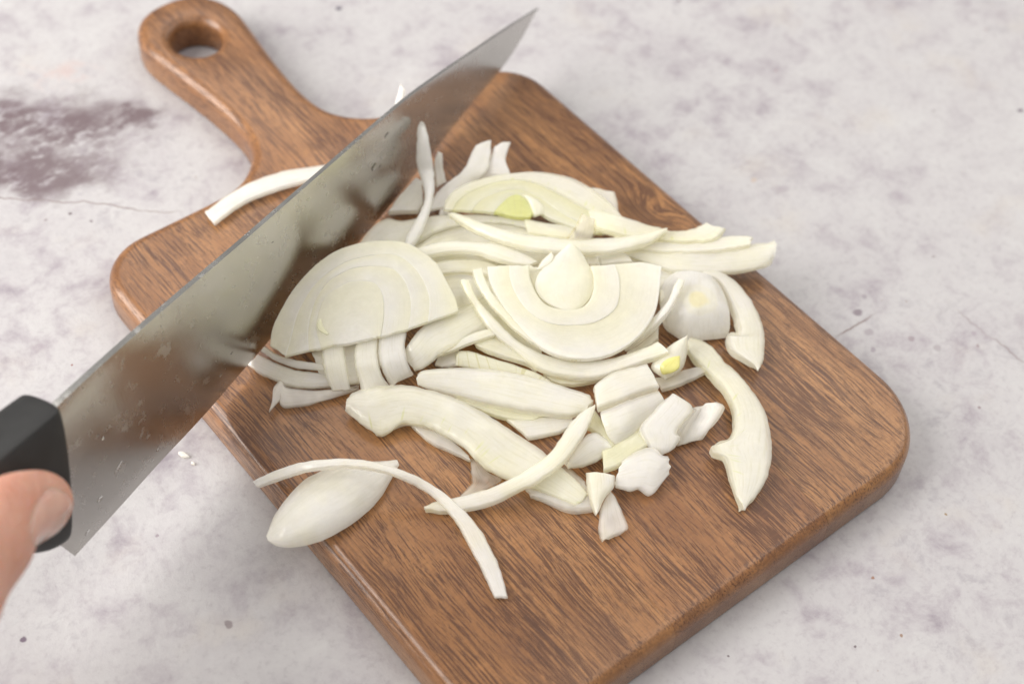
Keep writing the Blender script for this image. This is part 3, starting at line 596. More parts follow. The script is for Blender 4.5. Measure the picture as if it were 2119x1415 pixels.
piece('onion_slice','large half-moon onion slice with nested rings and a small bulb in its middle','onion','cut onion pieces on the board',[
  ('layer','ring',2.2,0,0.35,[[[4.15,15.87,28.13],[1.99,11.95,27.09],[0.49,6.15,25.77],[0.06,0.1,24.53],[0.17,-6.27,23.3],[0.73,-12.03,22.24],[2.72,-17.01,21.53],[6.13,-21.27,21.18],[10.7,-24.61,21.18],[16.18,-26.87,21.53],[22.57,-27.55,22.33],[29.14,-26.52,23.47],[36.41,-23.18,25.15],[45.96,-14.08,28.2]],[[6.9,14.43,28.24],[4.58,10.99,27.27],[2.58,5.54,25.95],[2.09,-0.02,24.8],[2.59,-5.35,23.83],[4.04,-10.0,23.12],[6.82,-14.03,22.72],[10.8,-17.61,22.59],[15.36,-20.49,22.68],[20.85,-22.27,23.12],[26.22,-22.13,23.92],[31.49,-20.06,25.06],[36.78,-15.62,26.65],[41.7,-9.25,28.52]],[[9.66,12.44,28.24],[7.4,9.42,27.36],[5.68,5.12,26.3],[4.9,-0.25,25.15],[5.58,-4.82,24.36],[7.16,-8.23,23.92],[9.85,-11.32,23.69],[13.65,-14.09,23.69],[17.53,-16.25,23.83],[22.47,-17.13,24.36],[26.54,-16.46,25.06],[30.22,-13.63,26.12],[33.45,-9.47,27.36],[35.15,-5.55,28.33]]],True),
  ('layer','ring',2.2,0.1,0.35,[[[9.51,12.27,28.49],[7.25,9.25,27.61],[5.53,4.96,26.55],[4.75,-0.41,25.4],[5.43,-4.98,24.61],[7.01,-8.38,24.17],[9.7,-11.47,23.94],[13.5,-14.24,23.94],[17.37,-16.39,24.08],[22.31,-17.28,24.61],[26.38,-16.61,25.31],[30.05,-13.78,26.37],[33.28,-9.63,27.61],[34.98,-5.71,28.58]],[[13.93,9.07,28.49],[12.11,6.65,27.78],[10.79,3.44,26.99],[9.85,-0.47,26.11],[10.0,-3.55,25.53],[11.15,-5.89,25.24],[12.94,-7.96,25.09],[15.28,-9.89,25.05],[18.25,-11.05,25.24],[21.38,-10.69,25.75],[24.23,-9.08,26.46],[26.4,-6.97,27.17],[27.94,-4.82,27.78],[29.05,-2.12,28.45]]],True),
  ('layer','yellow',2.2,0.0,0.35,[[[15.08,10.31,26.64],[13.25,7.88,25.93],[11.92,4.65,25.14],[10.98,0.71,24.26],[11.12,-2.38,23.68],[12.28,-4.73,23.39],[14.08,-6.82,23.24],[16.43,-8.76,23.2],[19.42,-9.93,23.39],[22.57,-9.56,23.9],[25.43,-7.94,24.61],[27.62,-5.81,25.32],[29.17,-3.66,25.93],[30.29,-0.93,26.6]],[[17.53,7.6,26.46],[18.32,7.22,26.5],[19.25,6.73,26.53],[20.46,6.05,26.57],[21.66,5.36,26.6],[22.83,4.61,26.62],[23.71,4.07,26.64],[24.55,3.46,26.64],[25.66,2.65,26.64],[26.73,1.78,26.62],[27.54,1.15,26.61],[28.33,0.48,26.6],[29.01,-0.05,26.59],[29.52,-0.52,26.57]]],True),
  ('layer','cream',1.8,0.3,0.35,[[[0.22,17.98,27.63],[-1.26,14.64,26.79],[-2.02,10.59,25.91],[-2.32,5.78,24.94],[-2.07,0.62,23.97],[-1.28,-4.9,23.0],[-0.04,-9.82,22.2],[1.95,-14.82,21.5],[4.49,-19.11,21.01],[7.85,-22.89,20.75]],[[3.18,16.54,27.76],[1.75,13.85,27.06],[0.61,9.59,26.09],[0.31,4.78,25.12],[0.55,-0.39,24.14],[1.33,-5.91,23.17],[2.56,-10.83,22.38],[4.23,-15.16,21.76],[6.61,-19.12,21.32],[8.79,-22.26,21.01]]],False),
  ('bulb','ring',1.8,0,0.1,[[[28.99,7.81,29.7],[23.95,7.29,28.7],[19.15,6.74,27.7],[14.55,5.36,26.85],[11.7,2.75,26.0],[11.27,-1.52,25.1],[13.05,-6.32,24.5],[15.59,-9.11,24.2]],[[29.05,7.71,29.75],[25.03,5.93,28.95],[20.56,4.19,28.05],[16.65,2.32,27.2],[14.44,-0.46,26.35],[13.57,-4.01,25.35],[14.5,-7.2,24.6],[15.81,-9.27,24.2]],[[29.12,7.6,29.8],[26.3,4.79,29.15],[22.87,1.67,28.3],[19.36,-1.04,27.45],[17.28,-3.63,26.6],[16.21,-6.1,25.5],[15.82,-7.99,24.7],[15.92,-9.35,24.2]],[[29.24,7.57,29.75],[27.97,4.39,29.2],[26.18,0.3,28.4],[24.02,-3.41,27.55],[21.96,-5.97,26.65],[19.49,-7.98,25.55],[17.32,-9.09,24.7],[16.03,-9.43,24.2]],[[29.24,7.4,29.7],[29.98,4.95,28.7],[29.27,0.56,27.7],[27.92,-3.77,26.85],[25.84,-6.96,26.0],[22.46,-9.1,25.1],[19.08,-9.76,24.5],[16.14,-9.51,24.2]]],False),
  ('curl','white',1.2,0.3,0.35,[[[16.85,6.87,27.3],[20.19,5.94,28.5],[22.24,6.93,29.5]],[[15.54,7.25,27.3],[18.9,8.42,28.5],[22.93,8.72,29.5]]],False),
])
piece('onion_strip','outermost onion ring strip curving beneath the slice with the small bulb','onion','cut onion pieces on the board',[
  ('layer','cream',2.0,0.6,0.35,[[[-4.91,17.11,26.7],[-5.61,13.64,25.5],[-5.87,8.8,23.5],[-6.39,3.12,22.0],[-5.83,-1.69,20.5],[-4.46,-8.11,19.5],[-3.08,-15.48,18.7],[-0.58,-20.33,18.3],[3.86,-25.38,18.1],[9.34,-29.19,18.1],[14.29,-31.0,18.7],[19.25,-32.8,19.5],[24.66,-34.58,20.5],[30.09,-36.75,21.5]],[[-2.3,16.34,26.7],[-3.57,11.6,25.5],[-3.41,7.02,23.5],[-2.86,0.54,22.0],[-1.77,-5.74,20.5],[0.4,-11.66,19.5],[3.14,-15.79,18.7],[6.6,-19.52,18.3],[10.5,-22.71,18.1],[14.98,-25.2,18.1],[19.54,-27.54,18.7],[24.55,-29.34,19.5],[28.07,-30.78,20.5],[30.36,-31.32,21.5]]],False),
])
piece('onion_slice','fan of three long onion layers reaching over the right edge of the board','onion','cut onion pieces on the board',[
  ('layer','greenrim',2.0,0.1,0.6,[[[44.4,15.45,21.1],[46.68,9.79,21.5],[50.17,4.92,21.7],[54.51,0.38,21.7],[59.16,-3.82,21.7],[65.67,-9.06,21.8],[71.47,-11.97,22.1],[76.56,-10.79,22.5]],[[49.39,21.94,21.1],[52.4,16.39,21.5],[55.34,10.8,21.7],[58.75,5.12,21.7],[62.34,-0.32,21.7],[65.38,-3.2,21.8],[68.69,-4.51,22.1],[72.99,-5.37,22.5]]],False),
  ('layer','cream',2.0,0.1,0.6,[[[44.73,3.58,20.5],[50.42,-1.25,20.7],[56.82,-6.58,20.7],[63.62,-11.49,20.7],[68.97,-14.89,20.9],[73.88,-17.5,21.3],[78.71,-19.67,21.5]],[[48.37,9.03,20.5],[54.11,2.89,20.7],[60.56,-2.47,20.7],[67.21,-7.63,20.7],[72.63,-10.71,20.9],[78.33,-14.08,21.3],[81.65,-17.56,21.5]]],False),
  ('layer','cream',2.2,0.3,0.6,[[[45.25,5.14,18.5],[49.42,-2.76,18.5],[53.65,-10.56,18.1],[58.08,-14.98,17.9],[63.16,-18.71,17.7],[70.57,-23.04,17.5],[76.79,-25.61,17.5],[82.13,-27.04,17.5]],[[45.12,7.84,20.5],[50.53,1.97,20.5],[56.79,-3.63,20.1],[65.27,-9.88,19.9],[72.51,-14.41,19.9],[80.15,-18.53,20.1],[85.3,-21.58,20.5],[87.49,-22.14,20.9]]],False),
])
piece('onion_piece','rounded white onion root end with yellow centre near the right board edge','onion','cut onion pieces on the board',[
  ('layer','rootend',3,0,0.15,[[[53.73,-13.89,19.5],[49.88,-13.82,19.5],[46.04,-16.0,19.1],[42.62,-19.67,18.0],[40.55,-23.87,15.9],[42.38,-26.51,13.7]],[[57.08,-16.74,20.5],[52.16,-20.6,21.7],[47.74,-24.17,21.8],[44.38,-27.14,20.7],[42.83,-29.17,17.5],[42.62,-31.04,13.8]],[[60.31,-20.01,20.1],[56.03,-24.32,21.3],[51.85,-28.38,21.7],[49.61,-30.73,20.5],[47.92,-32.88,17.5],[47.76,-34.14,13.8]],[[61.21,-22.28,19.1],[59.51,-27.57,19.5],[57.23,-32.49,18.8],[55.6,-35.2,17.5],[54.32,-36.77,15.5],[53.51,-37.26,13.7]]],False),
])
piece('onion_piece','onion crescent with a blunt cut end curving round the yellow-centred root end','onion','cut onion pieces on the board',[
  ('layer','cream',3.2,0.3,0.5,[[[59.91,-18.97,18.5],[62.0,-22.18,18.5],[60.92,-27.5,18.5],[58.53,-33.35,18.1],[55.95,-37.85,17.9],[53.83,-40.44,17.5],[51.38,-38.81,16.7],[48.49,-42.85,16.1],[49.22,-46.81,15.7],[50.63,-50.1,15.1],[51.69,-52.3,14.5]],[[61.99,-16.96,17.5],[66.51,-21.26,17.5],[66.99,-26.76,17.5],[66.1,-33.11,17.1],[64.22,-38.66,16.7],[61.48,-43.93,16.1],[59.41,-47.0,15.5],[56.98,-49.33,15.1],[54.61,-51.22,14.9],[52.81,-52.25,14.7],[52.0,-52.72,14.5]]],False),
])
piece('onion_strip','narrow onion strip with a squared end slanting in front of the root end','onion','cut onion pieces on the board',[
  ('layer','white',1.8,0.3,0.35,[[[48.55,-18.96,25.5],[45.72,-20.33,25.1],[41.9,-22.84,24.5],[37.77,-24.0,23.5],[33.53,-24.3,21.5],[28.96,-24.37,19.5],[24.96,-24.25,18.5]],[[49.78,-20.72,25.5],[45.74,-22.99,25.1],[39.72,-25.83,24.5],[34.28,-27.27,23.5],[30.24,-27.37,21.5],[25.57,-26.99,19.5],[22.27,-26.1,18.5]]],False),
])
piece('onion_piece','small onion nub between the big slice and the root end','onion','cut onion pieces on the board',[
  ('layer','white',2,0,0.35,[[[45.27,-15.55,19.5],[41.82,-19.37,19.5]],[[46.63,-17.4,19.5],[44.74,-19.17,19.5]]],False),
])
piece('onion_piece','ragged onion flake poking out under the right side of the big slice','onion','cut onion pieces on the board',[
  ('layer','pale',1.8,0,0.35,[[[37.31,-24.84,16.9],[33.84,-25.46,16.5],[29.05,-26.06,16.1],[24.0,-25.8,15.7]],[[33.71,-28.23,16.9],[30.54,-28.53,16.5],[26.16,-28.11,16.1],[22.49,-26.92,15.7]]],False),
])
piece('onion_piece','tiny rolled onion heart with a bright yellow-green hollow','onion','cut onion pieces on the board',[
  ('flesh','pearl',3.2,1.6,0.15,[[[39.06,-34.62,19.5],[35.36,-33.43,19.1],[31.76,-33.36,18.5],[28.09,-33.96,18.0],[25.27,-34.35,17.5],[25.17,-36.59,16.5],[26.9,-39.2,15.9]],[[38.95,-34.86,19.5],[37.07,-37.11,19.3],[35.27,-38.55,18.9],[33.11,-40.14,18.3],[30.96,-40.89,17.5],[28.81,-40.51,16.5],[27.03,-39.36,15.9]]],False),
  ('core','heartyellow',1.0,0.3,0.1,[[[31.54,-38.93,21.8],[28.9,-37.65,21.7],[26.68,-37.29,21.1],[25.27,-37.75,20.1],[25.42,-39.13,18.7]],[[31.53,-39.23,21.8],[29.92,-40.99,21.5],[28.73,-41.9,21.1],[26.88,-41.34,20.1],[25.51,-39.39,18.7]]],False),
])
piece('onion_piece','translucent flat onion flap lying behind the rolled yellow heart','onion','cut onion pieces on the board',[
  ('layer','glassy',1.6,0.3,0.35,[[[23.29,-41.89,14.5],[26.63,-42.83,14.5],[31.77,-43.81,14.5],[35.66,-44.21,14.5],[39.05,-44.51,14.5]],[[24.78,-36.93,14.5],[28.97,-38.94,14.5],[33.7,-39.73,14.5],[39.3,-42.28,14.5],[39.85,-43.53,14.5]]],False),
])
piece('onion_piece','long tapering onion crescent with a side spur lying alone on the bare wood','onion','cut onion pieces on the board',[
  ('layer','greenrim',3,0.35,0.5,[[[39.4,-35.38,14.7],[38.21,-39.37,15.1],[37.77,-43.7,15.5],[37.0,-48.66,15.9],[36.54,-53.24,16.3],[34.55,-58.14,16.5],[31.33,-62.72,16.7],[26.09,-66.51,16.7],[20.01,-65.59,16.5],[18.46,-67.24,16.5],[19.91,-70.41,16.3],[17.35,-75.7,15.7],[15.3,-80.46,14.9],[13.87,-84.98,14.1]],[[42.81,-32.01,14.5],[44.75,-35.09,14.7],[45.62,-39.42,14.9],[44.44,-45.21,15.1],[44.56,-49.9,15.3],[43.64,-55.94,15.5],[42.52,-61.34,15.5],[40.05,-67.36,15.5],[36.52,-72.8,15.5],[32.22,-77.51,15.5],[27.16,-81.35,15.3],[22.17,-83.67,14.9],[17.35,-84.79,14.5],[14.12,-85.13,13.9]]],False),
])
piece('onion_piece','stacked double onion chunk right of the thick straight wedge','onion','cut onion pieces on the board',[
  ('layer','white',4,0.3,0.35,[[[0.53,-39.27,20.9],[5.93,-41.14,21.5],[10.96,-41.95,21.5],[19.13,-43.85,20.9]],[[3.75,-33.04,21.9],[11.06,-33.12,22.5],[16.05,-34.71,22.5],[21.01,-35.95,21.9]]],False),
  ('layer','white',3,0.4,0.35,[[[-0.98,-49.03,15.5],[0.88,-49.13,15.9],[9.63,-48.19,16.7],[18.64,-46.51,17.3]],[[-0.87,-44.91,18.1],[2.72,-46.51,19.1],[9.37,-46.76,19.1],[18.56,-46.23,18.5]],[[0.81,-39.72,20.1],[5.69,-41.43,21.5],[10.6,-42.36,21.5],[18.98,-43.65,20.1]]],False),
])
piece('onion_piece','white onion chunk with a torn tip beside the stacked double chunk','onion','cut onion pieces on the board',[
  ('layer','white',2.6,0.5,0.35,[[[22.22,-46.88,18.5],[17.88,-47.02,19.0],[11.87,-48.51,19.0],[6.88,-49.68,18.5],[5.85,-52.29,17.5],[5.99,-55.21,16.5],[8.35,-57.57,15.5]],[[22.32,-47.09,18.5],[24.01,-53.38,18.1],[20.09,-55.07,18.1],[14.54,-56.95,18.1],[14.69,-58.62,17.5],[11.23,-59.62,16.5],[8.49,-57.73,15.5]]],False),
])
piece('onion_piece','hollow white onion cup ending in a small pointed spout','onion','cut onion pieces on the board',[
  ('layer','white',1.8,0,0.25,[[[23.82,-53.63,18.5],[18.77,-55.14,18.5],[14.38,-56.94,17.5],[14.43,-57.95,13.7]],[[28.59,-53.37,16.1],[23.53,-55.48,15.1],[20.14,-56.98,14.7],[17.15,-59.18,13.5]],[[30.88,-55.84,18.5],[31.2,-58.76,18.9],[24.78,-60.75,16.9],[21.67,-60.32,13.7]]],False),
])
piece('onion_piece','squarish onion chunk with a frayed right side at the front of the pile','onion','cut onion pieces on the board',[
  ('layer','white',2.0,0,0.4,[[[-9.98,-59.17,15.5],[-7.43,-62.51,15.5],[-5.07,-63.95,15.5],[-3.27,-66.81,14.7],[5.21,-64.75,15.3]],[[-7.82,-57.6,17.1],[-3.87,-59.44,17.3],[-0.47,-61.32,17.3],[2.26,-62.82,16.7],[6.56,-62.92,16.1]],[[-3.98,-55.06,17.5],[1.09,-54.98,18.1],[5.78,-56.75,18.1],[6.32,-60.04,17.7],[7.7,-60.91,17.1]]],False),
])
piece('onion_piece','pale green onion flap between the double chunk and the squarish chunk','onion','cut onion pieces on the board',[
  ('layer','green',2,0.4,0.35,[[[-9.71,-54.09,16.5],[-5.64,-55.2,16.5],[0.17,-55.0,16.5],[5.75,-55.4,16.9]],[[-5.49,-48.55,16.5],[-0.84,-49.05,16.5],[4.2,-48.51,16.5],[8.34,-48.63,16.9]]],False),
])
piece('onion_piece','greenish onion shred wedged below the stacked double chunk','onion','cut onion pieces on the board',[
  ('layer','green',1.8,0.3,0.35,[[[-3.96,-39.84,16.5],[-3.09,-42.47,16.5],[-2.4,-45.61,16.5],[-4.46,-49.31,16.5]],[[2.35,-35.79,16.5],[1.45,-40.5,16.5],[-0.32,-45.83,16.5],[-1.36,-49.65,16.5]]],False),
])
piece('onion_piece','small leaf-shaped onion flap with a rounded wet tip under the slanted strip','onion','cut onion pieces on the board',[
  ('layer','pale',1.8,0.8,0.35,[[[-16.08,-46.39,15.5],[-13.28,-48.66,15.5],[-9.1,-49.64,15.5],[-5.21,-49.68,15.5],[-1.83,-49.86,16.1]],[[-16.38,-45.64,16.5],[-11.52,-43.68,17.5],[-5.47,-42.41,18.0],[-2.68,-44.48,17.5],[-1.71,-49.52,16.5]]],False),
])
piece('onion_piece','small pointed onion wedge at the front of the chunks','onion','cut onion pieces on the board',[
  ('layer','cream',1.8,0.7,0.35,[[[-14.37,-51.95,17.5],[-16.77,-55.09,17.5],[-18.66,-59.05,16.5],[-19.77,-62.74,14.5]],[[-8.55,-57.41,17.5],[-10.73,-59.68,16.9],[-15.02,-60.64,15.9],[-19.67,-62.94,14.5]]],False),
])
piece('onion_piece','lowest small onion triangle lying flat on the wood','onion','cut onion pieces on the board',[
  ('layer','glassy',1.5,0.3,0.35,[[[-11.41,-58.99,14.1],[-15.89,-60.97,14.1],[-19.48,-63.86,14.1],[-22.48,-67.1,14.1],[-23.32,-69.81,13.9]],[[-11.11,-59.41,14.1],[-11.54,-62.34,14.1],[-13.16,-66.72,14.1],[-15.18,-70.9,14.1],[-20.41,-69.39,13.9]]],False),
])
piece('onion_piece','thin translucent onion sheet under the right end of the big front crescent','onion','cut onion pieces on the board',[
  ('layer','glassy',1.4,0.4,0.35,[[[-29.69,-47.32,14.1],[-27.99,-50.39,14.1],[-25.04,-56.99,14.1],[-22.25,-59.41,14.1],[-19.14,-61.11,14.1]],[[-29.33,-44.66,14.1],[-23.45,-44.11,14.1],[-15.96,-44.68,14.1],[-14.77,-49.13,14.1],[-14.72,-52.7,14.1]]],False),
])
piece('onion_piece','smooth boat-shaped onion petal overhanging the left edge of the board','onion','cut onion pieces on the board',[
  ('layer','pearl',1.2,0,0.12,[[[-94.08,-17.09,15.1],[-92.75,-20.29,14.9],[-88.82,-23.2,14.7],[-83.64,-25.06,14.5],[-78.05,-25.62,14.3],[-71.19,-25.26,14.0],[-63.86,-23.6,13.8],[-56.62,-19.85,13.7],[-52.14,-17.16,14.1]],[[-94.07,-16.91,15.2],[-91.25,-19.85,16.9],[-86.23,-21.6,17.7],[-80.7,-22.57,17.9],[-75.07,-22.67,17.4],[-68.3,-22.04,16.7],[-61.69,-20.6,15.7],[-56.25,-18.71,14.9],[-52.13,-17.08,14.4]],[[-94.04,-16.81,15.3],[-88.86,-17.95,17.9],[-83.03,-18.15,19.1],[-77.02,-18.08,19.3],[-71.39,-17.84,18.9],[-65.1,-17.53,17.9],[-59.84,-17.23,16.5],[-55.78,-17.11,15.5],[-52.01,-16.83,14.5]],[[-93.91,-16.51,15.2],[-89.38,-15.61,17.3],[-83.66,-14.17,18.1],[-77.52,-13.13,18.3],[-72.27,-13.07,18.1],[-66.53,-13.17,17.3],[-60.3,-14.29,16.1],[-55.32,-16.08,15.3],[-51.84,-16.6,14.5]],[[-93.77,-16.2,15.1],[-89.38,-12.8,15.5],[-83.69,-9.93,15.9],[-77.33,-7.77,15.9],[-72.31,-7.7,15.7],[-67.32,-8.56,15.5],[-60.39,-11.57,15.1],[-54.76,-14.89,14.7],[-51.7,-16.41,14.5]]],False),
])
piece('onion_strip','slim arching onion strip bridging over the boat-shaped petal','onion','cut onion pieces on the board',[
  ('layer','white',1.8,0.3,0.35,[[[-86.96,-1.51,14.5],[-83.06,-4.21,17.5],[-78.28,-8.01,21.0],[-74.77,-11.07,23.5],[-69.96,-14.48,24.5],[-65.04,-18.47,24.5],[-61.55,-21.35,23.5],[-57.67,-25.25,21.5],[-54.55,-28.72,19.0],[-52.21,-32.89,17.0],[-51.27,-38.14,15.5],[-51.36,-43.18,14.7],[-52.44,-48.57,14.1],[-53.78,-55.24,13.8],[-56.64,-65.75,13.7]],[[-86.67,1.05,14.5],[-82.26,-1.33,17.5],[-77.68,-4.66,21.0],[-73.57,-8.51,23.5],[-68.54,-12.43,24.5],[-63.6,-16.43,24.5],[-59.26,-20.49,23.5],[-54.99,-24.68,21.5],[-51.36,-29.02,19.0],[-48.75,-34.77,17.0],[-47.44,-40.66,15.5],[-47.3,-46.87,14.7],[-48.45,-53.54,14.1],[-50.39,-60.37,13.8],[-53.97,-67.88,13.7]]],False),
])
piece('onion_piece','big curved onion crescent with a wet rough end in the middle front','onion','cut onion pieces on the board',[
  ('flesh','greenrim',2.4,0,0.5,[[[-52.74,5.7,15.5],[-52.61,0.27,15.1],[-51.24,-5.96,14.7],[-48.93,-7.62,14.9],[-44.23,-7.61,15.5],[-39.54,-11.66,15.5],[-36.87,-17.59,15.5],[-35.02,-23.75,15.5],[-34.8,-29.63,15.3],[-33.78,-35.19,15.1],[-30.45,-41.54,14.7],[-26.49,-48.51,14.5],[-21.57,-57.2,13.9]],[[-52.8,5.73,16.7],[-51.39,3.58,17.1],[-48.54,-0.2,17.3],[-44.48,-1.89,17.5],[-39.92,-4.13,17.5],[-35.24,-9.44,17.5],[-32.24,-15.73,17.5],[-29.98,-22.54,17.5],[-28.76,-29.42,17.3],[-27.27,-36.27,16.9],[-24.7,-42.43,16.5],[-22.29,-49.51,15.7],[-19.36,-57.01,14.6]],[[-52.1,6.9,16.5],[-49.48,7.97,16.9],[-45.02,6.8,17.3],[-39.86,4.1,17.5],[-35.06,0.05,17.5],[-30.24,-6.37,17.5],[-26.73,-12.87,17.5],[-24.02,-20.31,17.5],[-21.86,-28.35,17.3],[-19.74,-36.31,16.9],[-18.37,-42.86,16.5],[-17.36,-49.83,15.5],[-16.73,-56.45,14.5]]],False),
  ('membrane','glassy',0.8,0.2,0.3,[[[-51.25,-5.55,13.7],[-49.58,-7.29,13.7],[-46.2,-7.07,14.1],[-42.28,-8.16,14.3],[-37.88,-13.43,14.5]],[[-50.72,-2.83,15.9],[-47.74,-3.56,16.7],[-44.32,-5.31,16.9],[-40.77,-8.51,16.5],[-37.24,-13.33,16.1]]],False),
])
piece('onion_strip','slanted onion strip lying across the lower end of the big curved crescent','onion','cut onion pieces on the board',[
  ('layer','cream',2.2,0.6,0.35,[[[-55.2,-33.89,13.9],[-51.17,-38.05,14.3],[-46.23,-41.36,15.1],[-39.97,-44.45,16.5],[-32.35,-46.51,18.5],[-26.3,-47.7,19.9],[-18.16,-47.25,20.5],[-11.65,-44.96,20.5],[-5.38,-41.99,20.1],[0.91,-38.14,19.7]],[[-55.26,-32.82,13.9],[-51.76,-33.5,14.3],[-46.39,-36.3,15.1],[-40.47,-39.12,16.5],[-34.85,-41.54,18.5],[-27.14,-42.89,19.9],[-19.72,-42.56,20.5],[-12.45,-39.68,20.5],[-5.96,-37.16,20.1],[1.23,-36.89,19.7]]],False),
])
piece('onion_piece','thick straight onion wedge above the big curved crescent','onion','cut onion pieces on the board',[
  ('layer','cream',3.6,0.7,0.35,[[[-32.22,0.24,16.1],[-29.89,-4.33,16.3],[-25.04,-11.5,16.5],[-20.73,-17.72,16.7],[-16.15,-23.54,16.9],[-10.78,-29.13,16.9],[-5.97,-33.87,16.9],[-1.39,-35.87,17.1]],[[-30.88,2.47,17.9],[-28.37,1.78,18.3],[-19.59,-4.32,18.5],[-12.29,-10.79,18.7],[-6.1,-18.61,18.9],[-0.61,-27.22,18.9],[2.73,-32.33,18.5],[2.86,-35.07,18.1]]],False),
])
piece('onion_piece','shaded green onion sheet under the thick straight wedge','onion','cut onion pieces on the board',[
  ('layer','green',1.6,0.2,0.35,[[[-26.45,-10.26,14.7],[-22.94,-16.76,14.7],[-19.61,-22.66,14.7],[-13.93,-27.89,14.7]],[[-25.57,-7.5,14.7],[-20.99,-14.28,14.7],[-14.89,-22.17,14.7],[-8.43,-29.55,14.7]]],False),
])
piece('onion_piece','small onion sheet between the straight wedge and the slanted strip','onion','cut onion pieces on the board',[
  ('layer','pale',1.6,0.3,0.35,[[[-17.94,-32.1,14.3],[-14.41,-33.82,14.3],[-10.18,-35.48,14.3],[-6.63,-35.73,14.3]],[[-19.17,-22.91,14.3],[-12.5,-26.93,14.3],[-6.5,-31.05,14.3],[-3.33,-34.06,14.3]]],False),
])
piece('onion_piece','thin onion leaf in the shadow under the big curved crescent','onion','cut onion pieces on the board',[
  ('layer','glassy',1.2,0.2,0.35,[[[-41.55,-9.59,13.9],[-40.71,-16.44,13.9],[-38.15,-22.47,13.9],[-35.65,-28.13,13.9]],[[-41.26,-7.58,13.9],[-38.12,-11.38,13.9],[-35.66,-17.62,13.9],[-34.58,-27.12,13.9]]],False),
])
piece('onion_film','clear brownish onion film stuck to the wood beside the slanted strip','onion','cut onion pieces on the board',[
  ('layer','film',0.35,0.15,0.5,[[[-34.77,-26.63,13.5],[-37.75,-30.86,13.5],[-40.51,-33.67,13.4],[-45.82,-35.48,13.2]],[[-33.18,-29.96,13.5],[-33.03,-34.35,13.5],[-31.56,-38.55,13.4],[-44.15,-36.51,13.2]]],False),
])
piece('onion_slice','stack of thin white onion layers under the left end of the leaning slice','onion','cut onion pieces on the board',[
  ('layer','white',1.6,0.3,0.35,[[[-61.25,36.23,16.5],[-59.85,31.26,16.7],[-57.49,26.08,16.9],[-54.12,22.46,16.9],[-50.58,19.1,16.9],[-43.58,13.97,16.5]],[[-59.75,36.63,17.5],[-59.02,32.4,17.9],[-56.31,27.73,18.1],[-52.98,24.05,18.1],[-49.43,20.72,17.9],[-42.59,15.34,17.5]]],False),
  ('layer','white',1.6,0.4,0.35,[[[-65.99,35.87,14.1],[-65.29,31.14,14.3],[-63.16,26.47,14.5],[-60.58,21.67,14.5],[-53.74,16.34,14.5],[-44.81,11.46,14.5]],[[-62.31,36.44,15.9],[-60.42,31.35,16.1],[-57.98,26.27,16.3],[-54.65,22.59,16.3],[-50.7,18.97,16.1],[-43.74,13.76,15.9]]],False),
])
piece('onion_strip','frayed onion strip with an upturned tip at the left front of the pile','onion','cut onion pieces on the board',[
  ('layer','glassy',1.4,0.4,0.35,[[[-70.78,18.13,14.5],[-66.56,19.72,14.5],[-66.31,17.41,13.9],[-60.71,14.67,13.7],[-54.54,12.69,13.7],[-45.72,11.03,13.9]],[[-65.66,23.31,16.5],[-63.08,24.08,17.5],[-62.57,21.81,16.1],[-57.59,17.44,15.5],[-51.43,13.72,15.3],[-45.35,10.66,15.1]]],False),
])
piece('onion_piece','ribbed green onion piece below the outer ring of the bulb slice','onion','cut onion pieces on the board',[
  ('layer','rib',2,0.4,0.35,[[[-19.05,-0.19,15.9],[-17.56,-2.34,15.9],[-14.99,-5.55,15.9],[-12.01,-9.32,15.9],[-8.94,-12.95,15.7],[-5.87,-16.59,15.5],[-2.99,-19.92,15.3],[-0.65,-22.84,15.3]],[[-17.85,2.04,18.1],[-15.73,1.78,18.3],[-13.14,-0.87,18.1],[-10.59,-4.67,17.9],[-6.99,-9.83,17.5],[-2.88,-15.95,16.9],[-1.18,-20.22,16.5],[-0.45,-23.05,15.9]]],False),
])
piece('onion_piece','yellowish onion layer just inside the outer ring strip','onion','cut onion pieces on the board',[
  ('layer','yellow',1.8,0.3,0.35,[[[-11.83,0.3,18.9],[-10.71,-3.66,19.1],[-8.65,-6.99,18.9],[-6.19,-10.35,18.5],[-3.71,-13.69,17.9],[-2.68,-16.69,17.5]],[[-11.57,1.19,18.9],[-6.68,0.92,19.1],[-4.67,-1.97,18.9],[-3.36,-6.82,18.5],[-1.54,-11.03,17.9],[-0.65,-15.27,17.5]]],False),
])
piece('onion_strip','thin onion sliver left of the outer ring strip','onion','cut onion pieces on the board',[
  ('layer','pale',1.4,0.2,0.35,[[[-22.38,2.99,19.5],[-18.98,2.0,19.9],[-15.46,1.16,20.5],[-12.03,0.17,20.9],[-6.03,-1.36,21.1]],[[-22.98,3.85,19.5],[-19.48,4.08,19.9],[-14.73,3.74,20.5],[-9.84,2.98,20.9],[-5.62,1.86,21.1]]],False),
])
piece('onion_piece','dim onion flake in the gap left of the ribbed green piece','onion','cut onion pieces on the board',[
  ('layer','pale',1.6,0.2,0.35,[[[-22.3,2.39,14.9],[-20.99,0.83,15.5],[-19.32,-0.26,15.9],[-17.82,-1.03,16.1]],[[-23.53,4.09,14.9],[-20.55,5.84,15.5],[-17.46,5.49,15.9],[-14.68,4.16,16.1]]],False),
])
piece('onion_piece','shaded onion layer showing below the bottom of the bulb slice','onion','cut onion pieces on the board',[
  ('layer','yellow',1.6,0.2,0.35,[[[-0.72,-18.76,15.1],[0.51,-22.51,15.1],[5.47,-26.46,15.1],[11.69,-28.91,15.3]],[[-0.53,-16.95,15.1],[1.9,-20.32,15.1],[5.27,-24.11,15.1],[11.78,-28.3,15.3]]],False),
])
